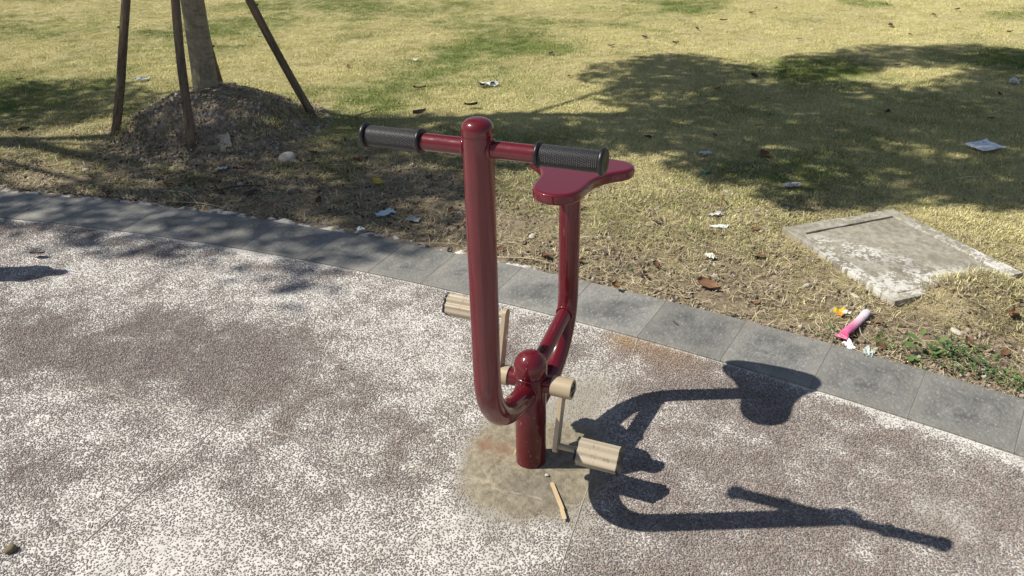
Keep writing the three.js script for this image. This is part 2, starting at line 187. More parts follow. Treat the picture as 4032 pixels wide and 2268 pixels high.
// ---------------------------------------------------------------- stone edging
{
  const kerb = new THREE.Group(); kerb.name = 'kerb'; kerb.userData = { kind: 'structure', label: 'curved edging of dark grey stone tiles' }; scene.add(kerb);
  const cuts = [-74.2, -72.45, -70.75, -68.92, -67.12, -65.44, -64.1, -62.45, -60.86, -59.23, -57.65, -56.1, -54.58, -53.12];
  for (let i = 0; i < 8; i++) { cuts.unshift(cuts[0] - 1.62); cuts.push(cuts[cuts.length - 1] + 1.55); }
  const stone = (seed, tone, warm) => colorTex(512, 512, (u, v) => {
    const n = fbm(u * 6, v * 6, 5, seed), f = fbm(u * 60, v * 30, 3, seed + 3), s = vnoise(u * 260, v * 260, seed + 5), e = Math.min(u, 1 - u, v, 1 - v), rim = 1 - sstep(0.02, 0.26, e + (n - 0.5) * 0.25);
    let c = mix3([0.098, 0.099, 0.094], [0.25, 0.246, 0.222], clamp((n - 0.5) * 1.25 + 0.36 + (f - 0.5) * 0.75 + (s - 0.5) * 0.35 + rim * 0.22)); c = mix3(c, [0.24, 0.225, 0.195], rim * 0.35 + warm * sstep(0.5, 0.75, fbm(u * 3, v * 3, 3, seed + 8)));
    if (f > 0.73 && s > 0.55) c = mix3(c, [0.42, 0.42, 0.41], 0.55); return [c[0] * tone, c[1] * tone, c[2] * tone];
  }, THREE.ClampToEdgeWrapping);
  const sb = greyTex(256, 256, (u, v) => fbm(u * 30, v * 30, 3, 145, 30)); sb.repeat.set(1, 1);
  const mats = [[301, 1.05, 0.15], [322, 1.15, 0.3], [343, 0.98, 0.15], [364, 1.2, 0.25], [385, 1.1, 0.4]].map((a) => std({ map: stone(...a), bumpMap: sb, bumpScale: 0.0015, roughness: 0.62 }));
  const rnd = rng(41);
  for (let i = 0; i < cuts.length - 1; i++) {
    const g0 = 0.0006 + 0.0012 * rnd(), a0 = cuts[i] * Math.PI / 180 + g0 / RI, a1 = cuts[i + 1] * Math.PI / 180 - 0.0006 / RI, top = 0.0067 + 0.001 * rnd(), bev = 0.0014, pos = [], uv = [], idx = [], N = 4;
    const P = (r, a, y) => { pos.push(KC[0] + r * Math.cos(a), y, KC[1] + r * Math.sin(a)); uv.push((a - a0) / (a1 - a0), (r - RI) / (RO - RI)); };
    const ba = bev / RI;
    for (let k = 0; k <= N; k++) { const t = k / N, ai = mix(a0 + ba, a1 - ba, t), ao = mix(a0, a1, t); P(RI, ao, -0.05); P(RI, ao, top - bev); P(RI + bev, ai, top); P(RO - bev, ai, top); P(RO, ao, top - bev); P(RO, ao, -0.05); }
    for (let k = 0; k < N; k++) for (let j = 0; j < 5; j++) { const p = k * 6 + j, q = p + 6; idx.push(p, p + 1, q, q, p + 1, q + 1); }
    for (const e of [0, N]) { const b = e * 6; const f = (x, y, z) => e ? idx.push(b + x, b + z, b + y) : idx.push(b + x, b + y, b + z); f(0, 4, 1); f(0, 5, 4); f(1, 4, 3); f(1, 3, 2); }
    const g = geoFrom(pos, idx, uv).toNonIndexed(); g.computeVertexNormals();
    part('kerb_tile', g, mats[(i * 3 + (i % 4)) % 5], kerb);
  }
  const bed = new THREE.RingGeometry(RI + 0.003, RO - 0.003, 300, 1, 0, Math.PI * 2); bed.rotateX(-Math.PI / 2).translate(KC[0], 0.0058, KC[1]); part('joint_mortar', bed, std({ color: lin(0.20, 0.195, 0.175), roughness: 1 }), kerb);
  // crust of pale mortar left along the outer side
  const pos = [], uv = [], idx = [], M = 420; let row = 0;
  for (let i = 0; i <= M; i++) { const a = mix(-79, -61, i / M), w = Math.max(0.004, (0.03 + 0.085 * fbm(a * 1.9, 3, 4, 151)) * sstep(-61, -64, a) * sstep(0.28, 0.42, fbm(a * 2.2, 9, 3, 152)) * (0.45 + 0.8 * fbm(a * 16, 5, 3, 156))), ar = a * Math.PI / 180; for (const [t, y] of [[-0.003, -0.012], [0.0, 0.004], [0.6, 0.006], [1, -0.012]]) { const r = RO + 0.002 + t * w + 0.004 * (vnoise(a * 14, t * 4, 153) - 0.5); pos.push(KC[0] + r * Math.cos(ar), y + 0.004 * (vnoise(a * 18, t * 5, 154) - 0.5), KC[1] + r * Math.sin(ar)); uv.push(pos[pos.length - 3], pos[pos.length - 1]); } row++; }
  for (let i = 0; i < M; i++) for (let j = 0; j < 3; j++) { const p = i * 4 + j, q = p + 4; idx.push(p, q, p + 1, q, q + 1, p + 1); }
  const mt = colorTex(512, 512, (u, v) => mix3([0.20, 0.17, 0.13], [0.58, 0.55, 0.50], sstep(0.45, 0.60, fbm(u * 26, v * 26, 5, 155, 26))));
  const mm = struct('mortar_crust', geoFrom(pos, idx, uv), std({ map: mt, roughness: 1 }), 'broken line of white mortar along the edging');
}

// ---------------------------------------------------------------- concrete round the foot of the exerciser
const concTex = (seed, lo, hi, S, extra) => colorTex(1024, 1024, (u, v) => { const n = fbm(u * 5, v * 5, 5, seed), f = fbm(u * 50, v * 50, 3, seed + 2), s = vnoise(u * 300, v * 300, seed + 4); let c = mix3(lo, hi, clamp(n * 0.75 + (f - 0.5) * 0.9 + (s - 0.5) * 0.45 + 0.12)); return extra ? extra(u, v, c) : c; }, THREE.ClampToEdgeWrapping);
{
  const pos = [], uv = [], idx = [], NR = 22, NS = 300;
  for (let i = 0; i <= NR; i++) for (let k = 0; k <= NS; k++) {
    const a = k / NS * Math.PI * 2; let d = 0.2; for (let it = 0; it < 3; it++) d /= FOOT(0.048 + d * Math.cos(a), -1.70 + d * Math.sin(a)) || 1;
    const t = i / NR, r = d * 1.04 * t, x = 0.048 + r * Math.cos(a), z = -1.70 + r * Math.sin(a);
    pos.push(x, mix(0.0062, -0.0012, Math.pow(t, 2.2)) + 0.0024 * (fbm(x * 40, z * 40, 3, 161) - 0.5), z); uv.push((x + 0.3) / 0.7, (z + 2.05) / 0.7);
  }
  for (let i = 0; i < NR; i++) for (let k = 0; k < NS; k++) { const p = i * (NS + 1) + k, q = p + NS + 1; idx.push(p, p + 1, q, q, p + 1, q + 1); }
  const tex = concTex(165, [0.155, 0.132, 0.09], [0.385, 0.335, 0.245], 1, (u, v, c) => {
    const x = u * 0.7 - 0.3, z = v * 0.7 - 2.05, r = clamp(blobs([[-0.085, -1.79, 0.03, 1], [-0.03, -1.765, 0.035, 0.9]], x, z) * (0.4 + 1.1 * fbm(x * 60, z * 60, 3, 171))); c = mix3(c, [0.20, 0.09, 0.045], r * 0.65);
    const d = clamp(blobs([[0.04, -1.6, 0.06, 0.8], [0.1, -1.57, 0.06, 0.6], [0.0, -1.62, 0.04, 0.5]], x, z) * (0.5 + 0.8 * fbm(x * 40, z * 40, 3, 172))); c = mix3(c, [0.15, 0.135, 0.11], d * 0.6);
    const ridge = Math.abs(z + 1.575 - (x - 0.02) * 0.35 - 0.012 * (fbm(x * 20, 2, 3, 173) - 0.5)); if (ridge < 0.0035 && x > -0.1 && x < 0.18) c = mix3(c, [0.45, 0.41, 0.33], 0.35 * sstep(0.4, 0.55, fbm(x * 50, z * 50, 2, 175)));
    return c;
  });
  const bump = greyTex(512, 512, (u, v) => fbm(u * 40, v * 40, 4, 174, 40));
  struct('concrete_footing', geoFrom(pos, idx, uv), std({ map: tex, bumpMap: bump, bumpScale: 0.004, roughness: 0.95 }), 'rough round patch of brownish concrete with a rust stain');
}

// ---------------------------------------------------------------- grass, straw and crumbs of soil
{
  const rnd = rng(99), D = new THREE.Object3D(), C = new THREE.Color();
  function tuft(n, R, lmin, lmax, lean0, lean1, wd) {
    const pos = [], idx = [], col = [];
    for (let i = 0; i < n; i++) {
      const a = rnd() * 6.283, r = R * Math.sqrt(rnd()), x = r * Math.cos(a), z = r * Math.sin(a), h = mix(lmin, lmax, rnd()), d = rnd() * 6.283, l0 = mix(lean0, lean1, rnd()), l1 = Math.min(1.5, l0 + 0.5 * rnd()), w = wd * (0.7 + 0.6 * rnd()), sx = -Math.sin(d) * w / 2, sz = Math.cos(d) * w / 2;
      const mx = x + Math.cos(d) * Math.sin(l0) * h * 0.55, mz = z + Math.sin(d) * Math.sin(l0) * h * 0.55, my = Math.cos(l0) * h * 0.55, tx = mx + Math.cos(d) * Math.sin(l1) * h * 0.45, tz = mz + Math.sin(d) * Math.sin(l1) * h * 0.45, ty = my + Math.cos(l1) * h * 0.45, b = pos.length / 3;
      pos.push(x - sx, -0.006, z - sz, x + sx, -0.006, z + sz, mx - sx * 0.8, my, mz - sz * 0.8, mx + sx * 0.8, my, mz + sz * 0.8, tx, ty, tz); idx.push(b, b + 1, b + 2, b + 1, b + 3, b + 2, b + 2, b + 3, b + 4);
      const k = 0.75 + 0.5 * rnd(), g = 0.9 + 0.2 * rnd(); for (let q = 0; q < 5; q++) col.push(k, k * g, k);
    }
    return geoFrom(pos, idx, null, col);
  }
  const tufts = [tuft(28, 0.045, 0.010, 0.024, 0.3, 1.25, 0.0018), tuft(30, 0.048, 0.008, 0.022, 0.5, 1.4, 0.0018), tuft(22, 0.042, 0.012, 0.030, 0.2, 1.15, 0.0019), tuft(30, 0.05, 0.013, 0.036, 0.95, 1.5, 0.002)];
  const gm = std({ color: 0xffffff, vertexColors: true, roughness: 0.85, side: THREE.DoubleSide });
  const lists = tufts.map(() => []);
  const N = 300000;
  for (let i = 0; i < N; i++) {
    const z = -1.5 - 11.8 * Math.pow(rnd(), 1.35), x = (rnd() * 2 - 1) * (0.85 * -z + 1.2), k0 = rnd(), k1 = rnd(), k2 = rnd(), k3 = rnd();
    const e = rad(x, z) - RO; if (e < 0.012 || !spread(x, z, 0.2)) continue;
    if (onCover(x, z)) continue;
    const b = bare(x, z), md = Math.hypot(x - MC[0], z - MC[1]); let keep = 1 - 0.9 * b; if (md < MR) keep *= mix(0.16, 0.9, sstep(0.35, 1, md / MR)); if (e < 0.06) keep *= 0.15; if (e < 1.4) keep *= mix(0.22, 1, e / 1.4); if (k0 > keep) continue;
    const g = greenness(x, z), v = k1 + (g - 0.41) * 1.2; let c;
    if (v > 0.84) c = mix3([0.12, 0.19, 0.035], [0.21, 0.29, 0.065], k2); else if (v > 0.5) c = mix3([0.30, 0.315, 0.10], [0.50, 0.48, 0.19], k2); else c = mix3([0.49, 0.435, 0.18], [0.77, 0.72, 0.37], k2);
    const nearK = 1 - sstep(0.5, 1.9, e); if (nearK > 0 && k3 * 7 % 1 < nearK * 0.7) c = mix3([0.13, 0.095, 0.055], [0.34, 0.30, 0.15], k2); const f = mix(0.85, 1.1, fbm(x * 2.5, z * 2.5, 2, 181));
    lists[e < 1.1 && k3 < 0.75 - 0.5 * e ? 3 : Math.floor(k3 * 4) % 4].push([x, groundY(x, z), z, mix(0.6, 1.2, k2) * (0.6 + 0.95 * vnoise(x * 9, z * 9, 183)), k1 * 6.283, [c[0] * f, c[1] * f, c[2] * f]]);
  }
  lists.forEach((l, k) => { const im = new THREE.InstancedMesh(tufts[k], gm, l.length); l.forEach(([x, y, z, s, t, c], i) => { D.position.set(x, y, z); D.rotation.set(0, t * 3, 0); D.scale.set(s, s * 0.9, s); D.updateMatrix(); im.setMatrixAt(i, D.matrix); im.setColorAt(i, C.setRGB(...c)); }); im.name = k ? `grass_${String(k).padStart(3, '0')}` : 'grass'; im.castShadow = im.receiveShadow = true; im.userData = { kind: 'stuff', label: 'short dry lawn grass', category: 'grass' }; scene.add(im); });
  console.log('grass', lists.map((l) => l.length).join(' '));
  // straw lying flat over the bare strip
  const straws = []; for (let k = 0; k < 4; k++) { const pos = [], idx = [], n = 5, bend = (rnd() - 0.5) * 0.6; for (let i = 0; i <= n; i++) { const t = i / n - 0.5, w = 0.018 * (1 - 1.2 * Math.abs(t)); pos.push(t, 0.05 * Math.sin(i * 1.3 + k), bend * t * t - w, t, 0.05 * Math.sin(i * 1.3 + k) + 0.01, bend * t * t + w); } for (let i = 0; i < n; i++) { const p = i * 2; idx.push(p, p + 1, p + 2, p + 1, p + 3, p + 2); } straws.push(geoFrom(pos, idx)); }
  const sl = straws.map(() => []);
  for (let i = 0; i < 90000; i++) {
    const t = mix(-92, -40, rnd()) * Math.PI / 180, e = 0.004 + 1.9 * Math.pow(rnd(), 1.7), x = KC[0] + (RO + e) * Math.cos(t), z = KC[1] + (RO + e) * Math.sin(t), k1 = rnd(), k2 = rnd(), k3 = rnd(), k4 = rnd();
    if (!spread(x, z, 0.15)) continue; if (onCover(x, z) && k4 < 0.985) continue;
    if (e < 0.07 && k4 < (z < -3 ? 0.92 : 0.6)) continue; if (fbm(x * 5, z * 5, 3, 191) < 0.40 && k4 < 0.6) continue;
    const c = k1 < 0.25 ? mix3([0.09, 0.06, 0.035], [0.18, 0.12, 0.07], k2) : k1 < 0.4 ? mix3([0.12, 0.14, 0.05], [0.22, 0.23, 0.09], k2) : mix3([0.27, 0.21, 0.12], [0.58, 0.49, 0.31], k2);
    sl[i % 4].push([x, groundY(x, z) + 0.006 + 0.008 * k3, z, mix(0.02, 0.07, k3 * k2), k4 * 40, c, k1]);
  }
  const sm = std({ color: 0xffffff, roughness: 0.8, side: THREE.DoubleSide });
  sl.forEach((l, k) => { const im = new THREE.InstancedMesh(straws[k], sm, l.length); l.forEach(([x, y, z, s, t, c, w], i) => { D.position.set(x, y, z); D.rotation.set((w - 0.5) * 0.4, t, (w * 13 % 1 - 0.5) * 0.5); D.scale.set(s, s, s * 1.3 + 0.015); D.updateMatrix(); im.setMatrixAt(i, D.matrix); im.setColorAt(i, C.setRGB(...c)); }); im.name = k ? `straw_${String(k).padStart(3, '0')}` : 'straw'; im.castShadow = im.receiveShadow = true; im.userData = { kind: 'stuff', label: 'loose dry straw over bare soil', category: 'straw' }; scene.add(im); });
  // clods and crumbs
  const cg = []; for (let k = 0; k < 3; k++) { const q = mergeVertices(new THREE.IcosahedronGeometry(1, 1).deleteAttribute('normal').deleteAttribute('uv')); const a = q.attributes.position; for (let i = 0; i < a.count; i++) { const f = 0.7 + 0.6 * rnd(); a.setXYZ(i, a.getX(i) * f * 1.2, a.getY(i) * f * 0.6, a.getZ(i) * f); } q.computeVertexNormals(); cg.push(q); }
  const cl = cg.map(() => []);
  for (let i = 0; i < 60000; i++) {
    const onM = i % 6 === 0, t = rnd() * 6.283, k1 = rnd(), k2 = rnd(), k3 = rnd(), k4 = rnd(), a = mix(-92, -40, k1) * Math.PI / 180, e = 0.012 + 1.3 * k2 * k2;
    const x = onM ? MC[0] + MR * 1.15 * Math.sqrt(k1) * Math.cos(t) : KC[0] + (RO + e) * Math.cos(a), z = onM ? MC[1] + MR * 1.15 * Math.sqrt(k1) * Math.sin(t) : KC[1] + (RO + e) * Math.sin(a);
    if (!spread(x, z, 0.15) || rad(x, z) < RO + 0.01) continue; if (!onM && (fbm(x * 6, z * 6, 2, 195) < 0.38 || (z < -3.05 && e < 0.06 && k4 < 0.85))) continue;
    if (onCover(x, z)) continue;
    const s = mix(0.0026, onM ? 0.015 : 0.0105, Math.pow(k3, 4)), c = k4 < 0.08 ? [0.50, 0.46, 0.40] : onM ? mix3([0.18, 0.14, 0.10], [0.42, 0.35, 0.26], k4) : k4 < 0.3 ? [0.07, 0.05, 0.035] : mix3([0.14, 0.11, 0.075], [0.38, 0.315, 0.235], k4);
    cl[i % 3].push([x, groundY(x, z) + s * 0.25, z, s, t, c, k1]);
  }
  const cm = std({ color: 0xffffff, roughness: 1 });
  cl.forEach((l, k) => { const im = new THREE.InstancedMesh(cg[k], cm, l.length); l.forEach(([x, y, z, s, t, c, w], i) => { D.position.set(x, y, z); D.rotation.set(w, t, w * 3); D.scale.setScalar(s); D.updateMatrix(); im.setMatrixAt(i, D.matrix); im.setColorAt(i, C.setRGB(...c)); }); im.name = k ? `soil_crumbs_${String(k).padStart(3, '0')}` : 'soil_crumbs'; im.castShadow = im.receiveShadow = true; im.userData = { kind: 'stuff', label: 'crumbs of soil and tiny stones', category: 'soil' }; scene.add(im); });
}

// ---------------------------------------------------------------- trees
const barkTex = colorTex(512, 1024, (u, v) => { const n = fbm(u * 10, v * 24, 4, 201), r = fbm(u * 6, v * 90, 3, 203), s = fbm(u * 40, v * 40, 3, 205); let c = mix3([0.17, 0.14, 0.09], [0.42, 0.365, 0.26], clamp(n * 0.7 + (r - 0.5) * 0.5 + (s - 0.5) * 0.6 + 0.15)); if (r > 0.66) c = mix3(c, [0.10, 0.08, 0.06], 0.5); return mix3(c, [0.20, 0.22, 0.13], sstep(0.5, 0.75, fbm(u * 3, v * 5, 3, 207)) * 0.4); });
const barkBump = greyTex(512, 1024, (u, v) => fbm(u * 10, v * 60, 4, 209) * 0.7 + 0.3 * fbm(u * 40, v * 40, 2, 211));
const barkMat = std({ map: barkTex, bumpMap: barkBump, bumpScale: 0.008, roughness: 0.95 });
const poleTex = colorTex(256, 1024, (u, v) => { const n = fbm(u * 8, v * 10, 4, 221), s = fbm(u * 30, v * 60, 3, 223), strip = sstep(0.6, 0.7, fbm(u * 4, v * 5, 4, 225)); let c = mix3([0.075, 0.055, 0.038], [0.24, 0.185, 0.125], clamp(n * 0.8 + (s - 0.5) * 0.7)); return mix3(c, [0.27, 0.19, 0.11], strip * 0.5); });
const poleBump = greyTex(256, 512, (u, v) => fbm(u * 10, v * 30, 4, 227));
const poleMat = std({ map: poleTex, bumpMap: poleBump, bumpScale: 0.006, roughness: 0.95 });
const SLOPE = 0.8746, DRIFT = 0.0147;                                // ground shift of a shadow for each metre of height
function leafGeo(rnd, spots, lai) {                                  // many small folded leaves spread through each clump
  const pos = [], idx = [], col = [];
  for (const [cx, cy, cz, r, k = 1] of spots) {
    const n = Math.round(lai * k * Math.PI * r * r / 0.0029);
    for (let i = 0; i < n; i++) {
      let x, y, z; do { x = rnd() * 2 - 1; y = rnd() * 2 - 1; z = rnd() * 2 - 1; } while (x * x + y * y + z * z > 1);
      const s = 0.034 + 0.022 * rnd(), d = rnd() * 6.283, tl = (rnd() - 0.3) * 1.1, px = cx + x * r * 1.04, py = cy + y * r * 0.7, pz = cz + z * r * 1.04, ux = Math.cos(d) * Math.cos(tl), uy = -Math.sin(tl), uz = Math.sin(d) * Math.cos(tl), vx = -Math.sin(d), vz = Math.cos(d), w = s * 0.48, b = pos.length / 3;
      pos.push(px - ux * s, py - uy * s, pz - uz * s, px - vx * w, py + 0.2 * w, pz - vz * w, px + ux * s, py + uy * s, pz + uz * s, px + vx * w, py + 0.2 * w, pz + vz * w); idx.push(b, b + 1, b + 2, b, b + 2, b + 3);
      const f = 0.7 + 0.6 * rnd(), g = 0.9 + 0.25 * rnd(); for (let q = 0; q < 4; q++) col.push(0.055 * f * g, 0.095 * f, 0.025 * f);
    }
  }
  return geoFrom(pos, idx, null, col);
}
const leafMat = phy({ color: 0xffffff, vertexColors: true, roughness: 0.6, side: THREE.DoubleSide });
function tree(label, [tx, ty, tz], r0, H, shade, hfun, seed, lai) {
  const t = thing('tree', label, 'tree', [tx, ty, tz]), rnd = rng(seed);
  const spots = shade.map(([gx, gz, r, k = 1]) => { const h = hfun(gx, gz) + (rnd() - 0.5) * 0.5; return [gx - SLOPE * h - tx, h - ty, gz + DRIFT * h - tz, r, k]; });
  const pts = []; for (let i = 0; i <= 30; i++) { const y = -0.1 + H * i / 30; pts.push(V(0.03 * Math.sin(y * 1.7), y, 0.03 * Math.cos(y * 1.3) - 0.03)); }
  part('trunk', sweep(pts, (q, a) => r0 * (1 - 0.55 * q) * (1 + 0.24 * Math.exp(-q * H * 7)) * (1 + 0.05 * (vnoise(Math.cos(a) * 2 + 5, Math.sin(a) * 2 + q * 9, 231) - 0.5)), 40), barkMat, t);
  const order = spots.map((s, i) => i).sort((a, b) => spots[a][1] - spots[b][1]);
  order.forEach((i, k) => { if (k % 2) return; const [x, y, z] = spots[i], b = Math.min(H - 0.1, Math.max(1.9, y - 1.1 - 0.5 * Math.hypot(x, z))), mid = V(x * 0.5, (b + y) / 2 + 0.15, z * 0.5), c = new THREE.QuadraticBezierCurve3(V(0, b, 0), mid, V(x, y, z)); part('branch', sweep(c.getPoints(10), (q) => mix(r0 * 0.33, 0.008, q), 8), barkMat, t); });
  part('crown', leafGeo(rnd, spots, lai), leafMat, t);
  return t;
}
const TREE_A = [-2.03, 0.2, -5.2];
tree('tall tree with pale bark growing from a soil mound between four leaning stakes', TREE_A, 0.078, 4.4, [
  [1.2, -6.45, 0.55], [1.5, -6.85, 0.42], [2.0, -6.15, 0.6], [1.3, -5.75, 0.55], [2.85, -6.75, 0.42], [3.5, -7.0, 0.5], [4.2, -6.95, 0.5], [4.8, -6.4, 0.6], [4.1, -6.2, 0.4], [2.6, -5.55, 0.55], [3.35, -5.35, 0.55], [1.9, -5.2, 0.65], [1.2, -5.0, 0.55], [0.65, -4.85, 0.45], [2.5, -4.65, 0.6], [1.65, -4.45, 0.55], [3.3, -4.6, 0.6], [4.1, -5.3, 0.7], [2.05, -3.95, 0.4], [2.65, -3.95, 0.42], [3.3, -3.9, 0.5], [1.25, -4.2, 0.33], [1.5, -3.72, 0.22], [4.1, -4.3, 0.7], [0.2, -4.85, 0.42], [-0.12, -4.6, 0.42], [-0.1, -5.05, 0.36], [4.9, -5.6, 0.7], [4.6, -4.8, 0.6], [2.95, -3.6, 0.3], [3.7, -3.75, 0.4], [2.4, -3.7, 0.25], [4.4, -6.6, 0.45], [1.75, -3.7, 0.22], [2.6, -5.05, 0.45], [3.0, -4.95, 0.45], [3.65, -4.9, 0.5], [3.7, -5.85, 0.4], [2.1, -5.7, 0.4]],
  (gx) => 4.7 + (gx - 2) * 0.55, 501, 3.0);
tree('tall leafy tree standing beside the plaza, shading the soil mound', [-6.7, 0, -4.9], 0.1, 4.6, [
  [-0.6, -5.0, 0.45], [-0.62, -4.4, 0.55], [-0.55, -3.8, 0.42], [-0.5, -3.35, 0.28], [-1.1, -4.95, 0.5], [-1.2, -4.2, 0.6], [-1.05, -3.6, 0.48], [-1.75, -4.95, 0.5], [-1.9, -4.25, 0.55], [-1.65, -3.6, 0.5], [-2.35, -4.75, 0.38], [-2.4, -3.75, 0.38], [-2.95, -3.7, 0.4], [-2.3, -5.5, 0.42], [-3.0, -5.85, 0.45], [-3.55, -6.15, 0.55], [-4.2, -6.05, 0.6], [-4.0, -5.5, 0.5], [-4.7, -5.6, 0.6], [-3.3, -5.45, 0.35], [-1.5, -5.25, 0.33], [-2.1, -3.35, 0.18, 0.4], [-1.4, -3.15, 0.18, 0.4], [-1.02, -2.9, 0.2, 0.35], [-0.8, -2.72, 0.13, 0.35], [-0.8, -3.15, 0.22], [-3.2, -4.4, 0.3, 0.5], [-0.35, -4.0, 0.25, 0.8], [-2.7, -3.3, 0.2, 0.6]],
  (gx) => 5 + (gx + 2) * 0.5, 502, 1.9);
const STAKES = [[[-2.625, -0.08, -4.965], 1.84, 'bark covered wooden stake on the tree, its foot broken and orange'], [[-1.965, -0.08, -4.57], 1.40, 'dark wooden stake standing in front of the tree trunk'], [[-1.334, -0.08, -5.305], 1.70, 'wooden stake slanting steeply from the far edge of the mound to the trunk'], [[-2.19, 0.02, -5.93], 1.26, 'wooden stake mostly hidden behind the tree trunk']];
STAKES.forEach(([f, h, label], i) => {
  const foot = V(...f), top = V(TREE_A[0] + (f[0] - TREE_A[0]) * 0.06, h, TREE_A[2] + (f[2] - TREE_A[2]) * 0.06), dir = top.clone().sub(foot), pts = [];
  for (let k = 0; k <= 44; k++) { const q = k / 44 * 1.0; pts.push(foot.clone().addScaledVector(dir, q).add(V(0.006 * Math.sin(q * 9 + i), 0, 0.006 * Math.cos(q * 7 + i)))); }
  const g = sweep(pts, (q, a) => 0.028 * (1 - 0.12 * q) * (1 + 0.10 * (vnoise(Math.cos(a) * 2 + i * 9, Math.sin(a) * 2 + q * 22, 241) - 0.5)) + 0.006 * Math.max(0, vnoise(q * 26, Math.cos(a) * 2 + i * 5, 243) - 0.78) * 4, 20);
  const t = thing('support_stake', label, 'stake', [0, 0, 0], 0, 'stakes propping the tree'); part('pole', g, poleMat, t);
  if (i === 0) part('broken_foot', sweep([foot.clone().addScaledVector(dir, 0.03), foot.clone().addScaledVector(dir, 0.075)], () => 0.0286, 14, false), std({ color: lin(0.30, 0.15, 0.06), roughness: 0.95 }), t);
  for (let k = 0; k < 4; k++) { const q = 0.2 + 0.19 * k + 0.04 * i, p = foot.clone().addScaledVector(dir, q), d = V(Math.cos(k * 2.3 + i * 1.7 + 0.6), 0.3, Math.sin(k * 2.3 + i * 1.7 + 0.6)); part('knot', sweep([p.clone().addScaledVector(d, 0.015), p.clone().addScaledVector(d, 0.036)], (s) => 0.010 - 0.004 * s, 8), poleMat, t); }
});

